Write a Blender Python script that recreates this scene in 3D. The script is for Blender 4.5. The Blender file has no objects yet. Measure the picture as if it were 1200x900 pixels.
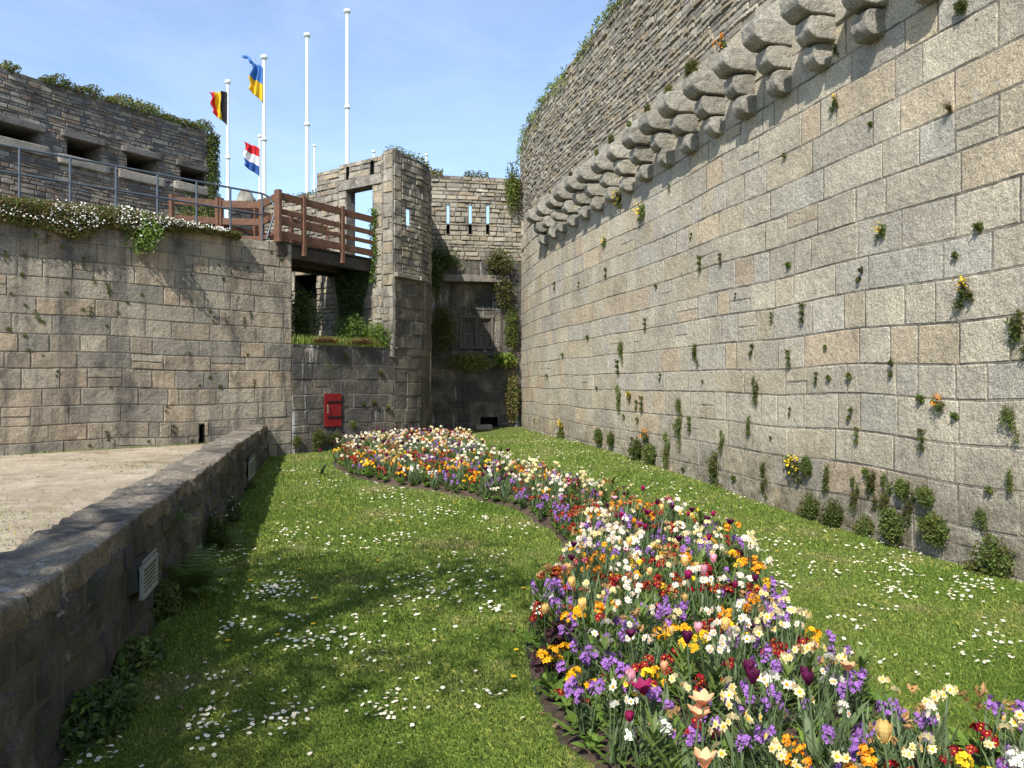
import bpy, math, random
import numpy as np
from mathutils import Vector
R = math.radians
rng = np.random.default_rng(7)
random.seed(7)
S = bpy.context.scene
COL = S.collection

# ------------------------------------------------------------ camera, sky, sun, exposure
CH = 1.6                                    # eye height
cam = bpy.data.cameras.new('camera'); co = bpy.data.objects.new('camera', cam); COL.objects.link(co)
co.location = (0, 0, CH); co.rotation_euler = (R(90), 0, 0)
cam.lens = 27.0; cam.sensor_width = 36.0; cam.clip_start = 0.05; cam.clip_end = 3000
S.camera = co
SUN = Vector((-0.40, -0.916, 0)).normalized(); ELEV = R(46)
to_sun = Vector((SUN.x*math.cos(ELEV), SUN.y*math.cos(ELEV), math.sin(ELEV)))
W = bpy.data.worlds.new('World'); S.world = W; W.use_nodes = True
nt = W.node_tree; nt.nodes.clear()
wo = nt.nodes.new('ShaderNodeOutputWorld'); bg = nt.nodes.new('ShaderNodeBackground')
sky = nt.nodes.new('ShaderNodeTexSky'); sky.sky_type = 'NISHITA'; sky.sun_disc = False
sky.sun_elevation = ELEV; sky.sun_rotation = math.atan2(SUN.x, SUN.y)
sky.air_density = 1.0; sky.dust_density = 0.3; sky.ozone_density = 3.0; sky.altitude = 50
bg.inputs['Strength'].default_value = 0.15
# thin cirrus
tc = nt.nodes.new('ShaderNodeTexCoord'); mp = nt.nodes.new('ShaderNodeMapping')
mp.inputs['Scale'].default_value = (2.0, 1.0, 5.5); mp.inputs['Rotation'].default_value = (0.2, 0.35, 0.3)
nz = nt.nodes.new('ShaderNodeTexNoise'); nz.inputs['Scale'].default_value = 1.7; nz.inputs['Detail'].default_value = 9
nz.inputs['Roughness'].default_value = 0.62; nz.inputs['Distortion'].default_value = 0.6
cr = nt.nodes.new('ShaderNodeValToRGB'); cr.color_ramp.elements[0].position = 0.3; cr.color_ramp.elements[1].position = 0.9
cr.color_ramp.elements[0].color = (0.03, 0.03, 0.03, 1); cr.color_ramp.elements[1].color = (0.22, 0.22, 0.22, 1)
mx = nt.nodes.new('ShaderNodeMixRGB'); mx.inputs['Color2'].default_value = (7.0, 7.3, 7.9, 1)
L = nt.links.new
L(tc.outputs['Generated'], mp.inputs[0]); L(mp.outputs[0], nz.inputs['Vector']); L(nz.outputs['Fac'], cr.inputs[0])
L(cr.outputs[0], mx.inputs['Fac']); L(sky.outputs[0], mx.inputs['Color1']); L(mx.outputs[0], bg.inputs['Color']); L(bg.outputs[0], wo.inputs[0])
sl = bpy.data.lights.new('sun', 'SUN'); sl.energy = 4.3; sl.angle = R(0.5); sl.color = (1.0, 0.95, 0.87)
so = bpy.data.objects.new('sun', sl); COL.objects.link(so)
so.rotation_euler = to_sun.to_track_quat('Z', 'Y').to_euler(); so.location = (0, 0, 30)
S.view_settings.view_transform = 'Standard'; S.view_settings.look = 'None'
S.view_settings.gamma = 1; S.view_settings.use_curve_mapping = False
S.view_settings.exposure = 0.72

# ------------------------------------------------------------ materials
def nodes(name, rough=0.85):
    m = bpy.data.materials.new(name); m.use_nodes = True
    b = m.node_tree.nodes['Principled BSDF']; b.inputs['Roughness'].default_value = rough
    if 'Specular IOR Level' in b.inputs: b.inputs['Specular IOR Level'].default_value = 0.25
    return m, m.node_tree, b
def N(t, kind, **kw):
    n = t.nodes.new(kind)
    for k, v in kw.items():
        if k in n.inputs: n.inputs[k].default_value = v
        else: setattr(n, k, v)
    return n
def ramp(t, src, stops):
    r = t.nodes.new('ShaderNodeValToRGB'); e = r.color_ramp.elements
    while len(e) < len(stops): e.new(0.5)
    for i, (p, c) in enumerate(stops):
        e[i].position = p; e[i].color = (c, c, c, 1) if not hasattr(c, '__len__') else (*c, 1)
    t.links.new(src, r.inputs[0]); return r.outputs[0]
def mix(t, a, b, f, mode='MIX'):
    m = t.nodes.new('ShaderNodeMixRGB'); m.blend_type = mode
    for i, v in ((0, f), (1, a), (2, b)):
        if isinstance(v, (int, float)): m.inputs[i].default_value = v
        elif isinstance(v, tuple): m.inputs[i].default_value = (*v, 1)
        else: t.links.new(v, m.inputs[i])
    return m.outputs[0]
def noise(t, vec, scale, detail=4, rough=0.6, dist=0.0, mapscale=None, off=0):
    if mapscale:
        mpn = t.nodes.new('ShaderNodeMapping'); mpn.inputs['Scale'].default_value = mapscale
        mpn.inputs['Location'].default_value = (off, off*1.7, off*.6)
        t.links.new(vec, mpn.inputs[0]); vec = mpn.outputs[0]
    n = t.nodes.new('ShaderNodeTexNoise'); n.inputs['Scale'].default_value = scale
    n.inputs['Detail'].default_value = detail; n.inputs['Roughness'].default_value = rough; n.inputs['Distortion'].default_value = dist
    t.links.new(vec, n.inputs['Vector']); return n.outputs['Fac']

def stone_mat(name, gain=1.0, speck=(0.7, 1.22), stain=0.0, streak=0.0, lichen=0.0, moss=0.0, lime=0.0, bump=0.5, bscale=1.0, base=None, mossz=None):
    m, t, b = nodes(name, 0.92)
    geo = t.nodes.new('ShaderNodeNewGeometry'); P = geo.outputs['Position']
    if base is None:
        at = t.nodes.new('ShaderNodeAttribute'); at.attribute_name = 'tint'; c = at.outputs['Color']
    else:
        rgb = t.nodes.new('ShaderNodeRGB'); rgb.outputs[0].default_value = (*base, 1); c = rgb.outputs[0]
    sp = ramp(t, noise(t, P, 55*bscale, 5, 0.75), [(0.3, speck[0]*gain), (0.52, 1.0*gain), (0.72, speck[1]*gain)])
    c = mix(t, c, sp, 1.0, 'MULTIPLY')
    lg = ramp(t, noise(t, P, 1.3, 5, 0.65), [(0.3, 0.78), (0.7, 1.15)])
    c = mix(t, c, lg, 1.0, 'MULTIPLY')
    md = ramp(t, noise(t, P, 7, 4, 0.6), [(0.3, (0.86, 0.85, 0.84)), (0.7, (1.1, 1.08, 1.04))])
    c = mix(t, c, md, 1.0, 'MULTIPLY')
    if lichen:
        k = ramp(t, noise(t, P, 9, 6, 0.7, 0.4, (1, 1, 1), 11), [(0.66-0.12*lichen, 0), (0.72-0.08*lichen, 0.75)])
        c = mix(t, c, (0.5, 0.49, 0.44), k)
        k2 = ramp(t, noise(t, P, 6, 6, 0.7, 0.4, (1, 1, 1), 31), [(0.66, 0), (0.72, 0.6*lichen)])
        c = mix(t, c, (0.42, 0.36, 0.16), k2)
    if stain:
        k = ramp(t, noise(t, P, 1.6, 7, 0.7, 0.3, (1, 1, 0.8), 5), [(0.62-0.3*stain, 0), (0.75-0.2*stain, min(0.9, .55+0.4*stain))])
        c = mix(t, c, (0.055, 0.052, 0.048), k)
    if streak:
        k = ramp(t, noise(t, P, 1.0, 6, 0.65, 0.1, (2.6, 2.6, 0.22), 3), [(0.62-0.16*streak, 0), (0.72-0.12*streak, min(.82, .15+.75*streak))])
        k3 = ramp(t, noise(t, P, 3.0, 5, 0.7, 0.1, (1, 1, 1), 8), [(0.35, 0.3), (0.6, 1)])
        k = mix(t, k, k3, 1.0, 'MULTIPLY')
        c = mix(t, c, (0.05, 0.05, 0.05), k)
    if lime:
        k = ramp(t, noise(t, P, 1.0, 7, 0.7, 0.1, (4.0, 4.0, 0.35), 21), [(0.67-0.1*lime, 0), (0.72-0.1*lime, 0.7)])
        c = mix(t, c, (0.5, 0.5, 0.48), k)
    if moss:
        k = ramp(t, noise(t, P, 4, 7, 0.75, 0.3, (1, 1, 1), 15), [(0.64-0.2*moss, 0), (0.74-0.2*moss, 0.8)])
        c = mix(t, c, (0.07, 0.085, 0.03), k)
    if mossz is not None:
        sx = t.nodes.new('ShaderNodeSeparateXYZ'); t.links.new(P, sx.inputs[0])
        mr = N(t, 'ShaderNodeMapRange'); mr.inputs['From Min'].default_value = mossz[0]; mr.inputs['From Max'].default_value = mossz[1]
        t.links.new(sx.outputs['Z'], mr.inputs['Value'])
        kk = ramp(t, noise(t, P, 5, 6, 0.7, 0, (1, 1, 1), 2), [(0.35, 0), (0.6, 1)])
        c = mix(t, c, (0.10, 0.085, 0.05), mix(t, mr.outputs[0], kk, 1.0, 'MULTIPLY'))
    t.links.new(c, b.inputs['Base Color'])
    n1 = noise(t, P, 14*bscale, 5, 0.6); n2 = noise(t, P, 75*bscale, 4, 0.7)
    ad = N(t, 'ShaderNodeMath', operation='MULTIPLY_ADD'); ad.inputs[1].default_value = 0.45
    t.links.new(n2, ad.inputs[0]); t.links.new(n1, ad.inputs[2])
    bp = t.nodes.new('ShaderNodeBump'); bp.inputs['Strength'].default_value = bump; bp.inputs['Distance'].default_value = 0.035/bscale
    t.links.new(ad.outputs[0], bp.inputs['Height']); t.links.new(bp.outputs[0], b.inputs['Normal'])
    return m

def plain(name, col, rough=0.6, metal=0.0, var=0.12, scale=12, bump=0.1):
    m, t, b = nodes(name, rough); b.inputs['Metallic'].default_value = metal
    tcn = t.nodes.new('ShaderNodeTexCoord')
    k = noise(t, tcn.outputs['Object'], scale, 5, 0.65)
    r_ = ramp(t, k, [(0.3, 1-var), (0.7, 1+var)])
    c = mix(t, col, r_, 1.0, 'MULTIPLY'); t.links.new(c, b.inputs['Base Color'])
    if bump:
        bp = t.nodes.new('ShaderNodeBump'); bp.inputs['Strength'].default_value = bump; bp.inputs['Distance'].default_value = 0.01
        t.links.new(k, bp.inputs['Height']); t.links.new(bp.outputs[0], b.inputs['Normal'])
    return m

def leaf_mat(name, col, var=0.3, trans=0.35, rough=0.5, tint=True):
    m, t, b = nodes(name, rough)
    oi = t.nodes.new('ShaderNodeObjectInfo')
    geo = t.nodes.new('ShaderNodeNewGeometry')
    rv = ramp(t, oi.outputs['Random'], [(0, 1-var), (1, 1+var)])
    c = mix(t, col, rv, 1.0, 'MULTIPLY')
    if tint:
        at = t.nodes.new('ShaderNodeAttribute'); at.attribute_name = 'tint'
        c = mix(t, c, at.outputs['Color'], 1.0, 'MULTIPLY')
    ri = ramp(t, geo.outputs['Random Per Island'], [(0, (0.8, 0.8, 0.75)), (1, (1.25, 1.18, 1.1))])
    c = mix(t, c, ri, 1.0, 'MULTIPLY')
    t.links.new(c, b.inputs['Base Color'])
    out = t.nodes['Material Output']
    tr = t.nodes.new('ShaderNodeBsdfTranslucent'); t.links.new(c, tr.inputs['Color'])
    ms = t.nodes.new('ShaderNodeMixShader'); ms.inputs[0].default_value = trans
    t.links.new(b.outputs[0], ms.inputs[1]); t.links.new(tr.outputs[0], ms.inputs[2]); t.links.new(ms.outputs[0], out.inputs[0])
    return m

M = {}
M['granite'] = stone_mat('warm_granite', speck=(0.35, 1.6), lichen=0.22, streak=0.12, stain=0.04, moss=0.05, bump=0.9, bscale=1.0, mossz=(1.2, 0.0))
M['granite_mortar'] = stone_mat('pale_lime_mortar', base=(0.36, 0.325, 0.26), speck=(0.3, 1.2), stain=0.7, bump=0.8)
M['rubble'] = stone_mat('grey_rubble_stone', lichen=0.45, stain=0.25, bump=0.8, bscale=1.4)
M['rubble_mortar'] = stone_mat('dark_joint', base=(0.12, 0.11, 0.09), speck=(0.6, 1.2), moss=0.2, bump=0.8)
M['left'] = stone_mat('weathered_granite', speck=(.5, 1.35), stain=0.38, streak=1.0, moss=0.2, lichen=.15, bump=1.0)
M['left_mortar'] = stone_mat('weathered_mortar', base=(0.2, 0.185, 0.15), speck=(0.5, 1.3), stain=0.5, moss=0.25, bump=0.8)
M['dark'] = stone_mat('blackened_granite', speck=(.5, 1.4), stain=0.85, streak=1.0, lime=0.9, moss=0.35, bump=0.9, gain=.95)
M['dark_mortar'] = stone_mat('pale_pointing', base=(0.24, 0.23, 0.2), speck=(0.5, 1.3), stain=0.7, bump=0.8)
M['slate'] = stone_mat('brown_slate_rubble', lichen=0.25, stain=0.3, bump=0.8, bscale=1.4)
M['tower'] = stone_mat('tower_stone', speck=(.45, 1.5), lichen=0.5, stain=0.5, streak=0.5, bump=0.8, gain=1.1)
M['garden'] = stone_mat('mossy_wall_stone', speck=(.5, 1.5), lichen=0.4, stain=0.8, moss=0.45, streak=.6, bump=1.0)
M['coping'] = stone_mat('lichen_coping_stone', speck=(.45, 1.5), lichen=0.7, stain=0.62, moss=0.25, bump=1.0, base=(0.25, 0.215, 0.165))
M['corbel'] = stone_mat('corbel_granite', speck=(0.45, 1.45), lichen=0.2, bump=0.9, bscale=0.8)
M['slab'] = stone_mat('stone_slab', base=(0.3, 0.28, 0.23), lichen=0.3, bump=0.7)
M['wood'] = plain('red_brown_timber', (0.14, 0.072, 0.044), 0.7, var=0.35, scale=9, bump=0.3)
M['beam'] = plain('weathered_beam', (0.06, 0.05, 0.04), 0.85, var=0.4, scale=7, bump=0.4)
M['oldwood'] = plain('grey_old_oak', (0.115, 0.1, 0.085), 0.85, var=0.35, scale=14, bump=0.4)
M['steel'] = plain('grey_galvanised_steel', (0.10, 0.12, 0.145), 0.5, 0.4, var=0.15)
M['white'] = plain('white_pole_paint', (0.8, 0.8, 0.8), 0.4, var=0.05)
M['vent'] = plain('pale_vent_metal', (0.24, 0.26, 0.23), 0.6, 0.1, var=0.25)
M['red'] = plain('red_door_paint', (0.17, 0.01, 0.011), 0.5, var=0.2, scale=8)
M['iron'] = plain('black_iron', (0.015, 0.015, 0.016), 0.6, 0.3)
M['hole_shade'] = plain('painted_hole_shade', (0.012, 0.011, 0.010), 0.95)  # near-black colour stands in for the shade inside wall openings
for k, c in {'f_black': (0.012, 0.012, 0.018), 'f_yellow': (0.75, 0.52, 0.03), 'f_red': (0.55, 0.02, 0.03), 'f_blue': (0.07, 0.22, 0.58), 'f_white': (0.75, 0.76, 0.8), 'f_dblue': (0.03, 0.1, 0.35)}.items():
    M[k] = leaf_mat(k.replace('f_', 'flag_cloth_'), c, 0.0, 0.3, 0.7, tint=False)
M['leaf'] = leaf_mat('green_leaf', (0.11, 0.165, 0.04))
M['leaf_dark'] = leaf_mat('dark_ivy_leaf', (0.045, 0.075, 0.022), rough=0.35, trans=0.2)
M['leaf_olive'] = leaf_mat('olive_leaf', (0.12, 0.13, 0.035))
M['leaf_lime'] = leaf_mat('lime_leaf', (0.22, 0.28, 0.05))
M['leaf_grey'] = leaf_mat('grey_green_blade', (0.13, 0.19, 0.09))
M['leaf_bright'] = leaf_mat('fresh_green_leaf', (0.13, 0.22, 0.04))
M['leaf_wine'] = leaf_mat('wine_red_leaf', (0.06, 0.025, 0.03))
M['dry'] = leaf_mat('dry_straw', (0.24, 0.17, 0.09))
M['twig'] = plain('brown_twig', (0.08, 0.05, 0.035), 0.9)
M['bark'] = plain('tree_bark', (0.09, 0.07, 0.05), 0.9)
for k, c in {'p_white': (0.8, 0.8, 0.72), 'p_cream': (0.8, 0.72, 0.42), 'p_orange': (0.85, 0.32, 0.01), 'p_gold': (0.85, 0.45, 0.01), 'p_yellow': (0.85, 0.62, 0.03),
             'p_red': (0.27, 0.003, 0.018), 'p_purple': (0.31, 0.14, 0.47), 'p_plum': (0.10, 0.008, 0.055), 'p_magenta': (0.32, 0.015, 0.1), 'p_pink': (0.8, 0.38, 0.48),
             'p_peach': (0.82, 0.42, 0.24), 'p_butter': (0.85, 0.6, 0.22), 'p_brown': (0.4, 0.24, 0.1), 'p_daisy': (0.85, 0.85, 0.85)}.items():
    M[k] = leaf_mat(k.replace('p_', 'petal_'), c, 0.15, 0.25, 0.6, tint=False)

def lawn_mat():
    m, t, b = nodes('mown_grass', 0.95); geo = t.nodes.new('ShaderNodeNewGeometry'); P = geo.outputs['Position']
    c = ramp(t, noise(t, P, 0.9, 5, 0.65), [(0.3, (0.09, 0.13, 0.025)), (0.5, (0.13, 0.165, 0.035)), (0.72, (0.2, 0.2, 0.07))])
    f = ramp(t, noise(t, P, 38, 5, 0.8), [(0.3, 0.4), (0.5, 0.95), (0.7, 1.5)])
    c = mix(t, c, f, 1.0, 'MULTIPLY')
    f = ramp(t, noise(t, P, 5, 4, 0.7), [(0.3, 0.8), (0.7, 1.2)])
    c = mix(t, c, f, 1.0, 'MULTIPLY')
    t.links.new(c, b.inputs['Base Color'])
    bp = t.nodes.new('ShaderNodeBump'); bp.inputs['Strength'].default_value = 0.9; bp.inputs['Distance'].default_value = 0.03
    t.links.new(noise(t, P, 60, 5, 0.8), bp.inputs['Height']); t.links.new(bp.outputs[0], b.inputs['Normal']); return m
M['lawn'] = lawn_mat()
def blade_mat():
    m, t, b = nodes('grass_blade', 0.6); geo = t.nodes.new('ShaderNodeNewGeometry'); P = geo.outputs['Position']
    c = ramp(t, noise(t, P, 0.9, 5, 0.65), [(0.28, (0.14, 0.225, 0.04)), (0.42, (0.18, 0.275, 0.055)), (0.55, (0.22, 0.3, 0.07)), (0.68, (0.32, 0.33, 0.14))])
    f = ramp(t, geo.outputs['Random Per Island'], [(0, (0.6, 0.65, 0.6)), (0.8, (1.2, 1.15, 1.0)), (.9, (1.9, 1.5, 1.5)), (1, (2.4, 1.8, 1.8))])
    c = mix(t, c, f, 1.0, 'MULTIPLY'); t.links.new(c, b.inputs['Base Color'])
    tr = t.nodes.new('ShaderNodeBsdfTranslucent'); t.links.new(c, tr.inputs['Color'])
    ms = t.nodes.new('ShaderNodeMixShader'); ms.inputs[0].default_value = 0.4
    t.links.new(b.outputs[0], ms.inputs[1]); t.links.new(tr.outputs[0], ms.inputs[2]); t.links.new(ms.outputs[0], t.nodes['Material Output'].inputs[0])
    return m
M['blade'] = blade_mat()
def ground_mat(name, stops, scale, fine, bump):
    m, t, b = nodes(name, 0.95); geo = t.nodes.new('ShaderNodeNewGeometry'); P = geo.outputs['Position']
    c = ramp(t, noise(t, P, scale, 6, 0.7), stops)
    c = mix(t, c, ramp(t, noise(t, P, fine, 5, 0.8), [(0.3, 0.7), (0.5, 1.0), (0.7, 1.35)]), 1.0, 'MULTIPLY')
    c = mix(t, c, ramp(t, noise(t, P, .9, 7, .75, .6), [(0.35, (.72, .70, .66)), (0.6, 1.1)]), 1.0, 'MULTIPLY')
    t.links.new(c, b.inputs['Base Color'])
    bp = t.nodes.new('ShaderNodeBump'); bp.inputs['Strength'].default_value = bump; bp.inputs['Distance'].default_value = 0.02
    t.links.new(noise(t, P, fine, 5, 0.8), bp.inputs['Height']); t.links.new(bp.outputs[0], b.inputs['Normal']); return m
M['gravel'] = ground_mat('pale_sandy_gravel', [(0.3, (0.24, 0.19, 0.12)), (0.42, (0.33, 0.27, 0.19)), (0.55, (0.40, 0.34, 0.25)), (0.7, (0.46, 0.41, 0.32))], 2.2, 28, 1.0)
M['soil'] = ground_mat('brown_garden_soil', [(0.35, (0.06, 0.042, 0.03)), (0.65, (0.12, 0.085, 0.06))], 6, 60, 1.0)
M['earth'] = ground_mat('far_ground', [(0.35, (0.06, 0.09, 0.03)), (0.65, (0.11, 0.13, 0.05))], 0.3, 8, 0.5)
M['terrace'] = ground_mat('terrace_ground', [(0.35, (0.12, 0.1, 0.06)), (0.65, (0.2, 0.17, 0.11))], 1, 30, 0.5)

# ------------------------------------------------------------ mesh builder
class MB:
    def __init__(s): s.v = []; s.t = []; s.f = {}; s.n = 0; s.order = []
    def add(s, V, F, mat=0, tint=(1, 1, 1)):
        V = np.asarray(V, float).reshape(-1, 3); F = np.asarray(F, int)
        if len(V) == 0 or len(F) == 0: return
        s.v.append(V); tt = np.asarray(tint, float)
        s.t.append(np.broadcast_to(tt, (len(V), 3)) if tt.ndim == 1 else tt)
        s.order.append((F + s.n, mat)); s.n += len(V)
    def shift(s, d):
        s.v = [v + np.asarray(d) for v in s.v]; return s
    def mesh(s, name, mats, smooth=False, origin=(0, 0, 0)):
        me = bpy.data.meshes.new(name)
        V = np.concatenate(s.v) - np.asarray(origin); T = np.concatenate(s.t)
        li, st, tot, mi, cur = [], [], [], [], 0
        for F, m in s.order:
            k = F.shape[1]; n = F.shape[0]
            li.append(F.ravel()); st.append(cur + np.arange(n)*k); tot.append(np.full(n, k)); cur += n*k
            mi.append(np.full(n, m) if np.isscalar(m) else np.asarray(m))
        li = np.concatenate(li); st = np.concatenate(st); mi = np.concatenate(mi)
        me.vertices.add(len(V)); me.vertices.foreach_set('co', V.ravel().astype(np.float32))
        me.loops.add(len(li)); me.loops.foreach_set('vertex_index', li.astype(np.int32))
        me.polygons.add(len(st)); me.polygons.foreach_set('loop_start', st.astype(np.int32))
        for m in mats: me.materials.append(M[m])
        me.polygons.foreach_set('material_index', mi.astype(np.int32))
        me.polygons.foreach_set('use_smooth', np.full(len(st), bool(smooth)))
        a = me.attributes.new('tint', 'FLOAT_COLOR', 'POINT')
        a.data.foreach_set('color', np.concatenate([T, np.ones((len(T), 1))], 1).ravel().astype(np.float32))
        me.update(calc_edges=True); me.validate(); return me

def obj(name, mb, mats, parent=None, smooth=False, local=False):
    """one mesh object; origin at the base of its own shape (local=True keeps coordinates as they are)"""
    if local: org = np.zeros(3)
    else:
        V = np.concatenate(mb.v); lo, hi = V.min(0), V.max(0); org = np.array([(lo[0]+hi[0])/2, (lo[1]+hi[1])/2, lo[2]])
    me = mb.mesh(name, mats if isinstance(mats, (list, tuple)) else [mats], smooth, org)
    o = bpy.data.objects.new(name, me); COL.objects.link(o)
    o['_w'] = [float(x) for x in org]
    if parent is not None:
        o.parent = parent; pw = parent.get('_w', [0, 0, 0]); o.location = [org[i]-pw[i] for i in range(3)]
    else: o.location = org
    return o
def empty(name, loc=(0, 0, 0)):
    o = bpy.data.objects.new(name, None); COL.objects.link(o); o.location = loc; o.empty_display_size = 0.1
    o['_w'] = [float(x) for x in loc]; return o
def tag(o, label=None, cat=None, group=None, kind=None):
    if label: o['label'] = label
    if cat: o['category'] = cat
    if group: o['group'] = group
    if kind: o['kind'] = kind
    return o
def copytree(o, parent=None):
    c = o.copy(); COL.objects.link(c); c.parent = parent
    for ch in o.children: copytree(ch, c)
    return c

BOXF = np.array([[0, 3, 2, 1], [4, 5, 6, 7], [0, 1, 5, 4], [1, 2, 6, 5], [2, 3, 7, 6], [3, 0, 4, 7]])
def box(mb, p, ax, ay, az, hx, hy, hz, mat=0, tint=(1, 1, 1)):
    p, ax, ay, az = [np.asarray(a, float) for a in (p, ax, ay, az)]
    V = [p + ax*hx*a + ay*hy*b + az*hz*c for a, b, c in ((-1, -1, -1), (1, -1, -1), (1, 1, -1), (-1, 1, -1), (-1, -1, 1), (1, -1, 1), (1, 1, 1), (-1, 1, 1))]
    mb.add(V, BOXF, mat, tint)
def plank(mb, a, b, w, h, mat=0, up=(0, 0, 1), tint=(1, 1, 1)):
    a = np.asarray(a, float); b = np.asarray(b, float); d = b-a; ln = np.linalg.norm(d); d /= ln
    up = np.asarray(up, float); sdv = np.cross(d, up); sdv /= np.linalg.norm(sdv); u2 = np.cross(sdv, d)
    # bevelled section
    c = min(w, h)*0.12
    sec = [(-w/2+c, -h/2), (w/2-c, -h/2), (w/2, -h/2+c), (w/2, h/2-c), (w/2-c, h/2), (-w/2+c, h/2), (-w/2, h/2-c), (-w/2, -h/2+c)]
    V = [a + sdv*x + u2*y for x, y in sec] + [b + sdv*x + u2*y for x, y in sec]
    F = [[i, (i+1) % 8, 8+(i+1) % 8, 8+i] for i in range(8)]
    mb.add(V, F, mat, tint); mb.add(V, [[7, 6, 5, 4, 3, 2, 1, 0], [8, 9, 10, 11, 12, 13, 14, 15]], mat, tint)
def tube(mb, pts, rad, n=8, mat=0, tint=(1, 1, 1), cap=True):
    pts = np.asarray(pts, float); k = len(pts); rad = np.broadcast_to(np.asarray(rad, float), (k,))
    T = np.gradient(pts, axis=0); T /= np.linalg.norm(T, axis=1)[:, None]+1e-9
    V = []
    for i in range(k):
        ref = np.array([0, 0, 1.0]) if abs(T[i][2]) < 0.9 else np.array([1.0, 0, 0])
        a = np.cross(T[i], ref); a /= np.linalg.norm(a); b_ = np.cross(T[i], a)
        an = np.arange(n)*2*math.pi/n
        V.append(pts[i] + rad[i]*(np.cos(an)[:, None]*a + np.sin(an)[:, None]*b_))
    V = np.concatenate(V)
    F = [[i*n+j, i*n+(j+1) % n, (i+1)*n+(j+1) % n, (i+1)*n+j] for i in range(k-1) for j in range(n)]
    mb.add(V, F, mat, tint)
    if cap: mb.add(V[:n], [list(range(n))], mat, tint); mb.add(V[-n:], [list(range(n))[::-1]], mat, tint)
def lathe(mb, c, prof, n=16, mat=0, tint=(1, 1, 1)):
    an = np.arange(n)*2*math.pi/n; V = []
    for r_, z in prof: V.append(np.stack([c[0]+r_*np.cos(an), c[1]+r_*np.sin(an), np.full(n, c[2]+z)], 1))
    V = np.concatenate(V)
    mb.add(V, [[i*n+j, i*n+(j+1) % n, (i+1)*n+(j+1) % n, (i+1)*n+j] for i in range(len(prof)-1) for j in range(n)], mat, tint)

# smooth value noise for shapes
_tab = rng.random((64, 64, 64))
def vn(p):
    p = np.asarray(p, float); i = np.floor(p).astype(int); f = p-i; f = f*f*(3-2*f)
    r_ = 0
    for dx in (0, 1):
        for dy in (0, 1):
            for dz in (0, 1):
                w = (f[..., 0] if dx else 1-f[..., 0])*(f[..., 1] if dy else 1-f[..., 1])*(f[..., 2] if dz else 1-f[..., 2])
                r_ = r_ + w*_tab[(i[..., 0]+dx) & 63, (i[..., 1]+dy) & 63, (i[..., 2]+dz) & 63]
    return r_*2-1

def rblock(mb, c, ax, ay, az, hx, hy, hz, r=0.3, rough=0.02, shape=None, mat=0, tint=(1, 1, 1), n=7, seed=0, nf=9):
    """a rounded, roughly hewn block: ax along, ay out of the wall, az up"""
    g = np.concatenate([[-1, -1+r*.25, -1+r*.6], np.linspace(-1+r, 1-r, max(2, n-6)), [1-r*.6, 1-r*.25, 1]]); n = len(g); V = []; F = []; b = 0
    for axis in range(3):
        for sg in (-1, 1):
            U, Vv = np.meshgrid(g, g, indexing='ij'); P = np.zeros((n, n, 3)); P[..., axis] = sg
            P[..., (axis+1) % 3] = U; P[..., (axis+2) % 3] = Vv
            V.append(P.reshape(-1, 3))
            for i in range(n-1):
                for j in range(n-1):
                    q = [b+i*n+j, b+(i+1)*n+j, b+(i+1)*n+j+1, b+i*n+j+1]; F.append(q if sg > 0 else q[::-1])
            b += n*n
    P = np.concatenate(V); core = np.clip(P, -(1-r), 1-r); d = P-core; l = np.linalg.norm(d, axis=1)[:, None]
    P = core + np.where(l > 1e-6, d/np.maximum(l, 1e-6)*r, 0)
    if shape is not None: P = shape(P)
    X = np.asarray(c, float) + P[:, :1]*hx*np.asarray(ax) + P[:, 1:2]*hy*np.asarray(ay) + P[:, 2:]*hz*np.asarray(az)
    dirn = P[:, :1]*np.asarray(ax) + P[:, 1:2]*np.asarray(ay) + P[:, 2:]*np.asarray(az)
    X = X + dirn*(vn(X*nf+seed)*rough + vn(X*nf*3+seed)*rough*.35)[:, None]
    mb.add(X, F, mat, tint)

# ------------------------------------------------------------ leaves
def leaves(mb, P, size, mat=0, nrm=None, aspect=0.55, tint=None, spread=1.0):
    """many small folded leaf faces at points P"""
    P = np.asarray(P, float); n = len(P)
    if n == 0: return
    sz = np.broadcast_to(size, (n,))*rng.uniform(0.6, 1.35, n)
    d = rng.normal(size=(n, 3)); d[:, 2] += 0.3
    if nrm is not None: d = d*spread + np.asarray(nrm)*1.3
    d /= np.linalg.norm(d, axis=1)[:, None]
    a = np.cross(d, rng.normal(size=(n, 3))); a /= np.linalg.norm(a, axis=1)[:, None]; b = np.cross(d, a)
    a = a*sz[:, None]; b = b*(sz*aspect)[:, None]; dn = d*(sz*0.18)[:, None]
    V = np.stack([P-a, P-b*0.9+dn-a*.1, P+a, P+b*0.9+dn-a*.1], 1).reshape(-1, 3)
    i = np.arange(n)[:, None]*4
    F = np.concatenate([i+[0, 1, 2], i+[0, 2, 3]])
    if tint is None: tint = 1+rng.normal(0, 0.16, (n, 1))*np.ones((1, 3))
    mb.add(V, F, mat, np.clip(np.repeat(np.broadcast_to(tint, (n, 3)), 4, 0), 0.3, 2))
def blob(n, c, r, sq=0.45):
    """points in a lumpy ellipsoid shell"""
    d = rng.normal(size=(n, 3)); d /= np.linalg.norm(d, axis=1)[:, None]
    k = rng.random(n)**sq
    return np.asarray(c) + d*np.asarray(r)*k[:, None]*(1+0.25*vn(d*2.3+rng.random()*20))[:, None]
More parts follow.
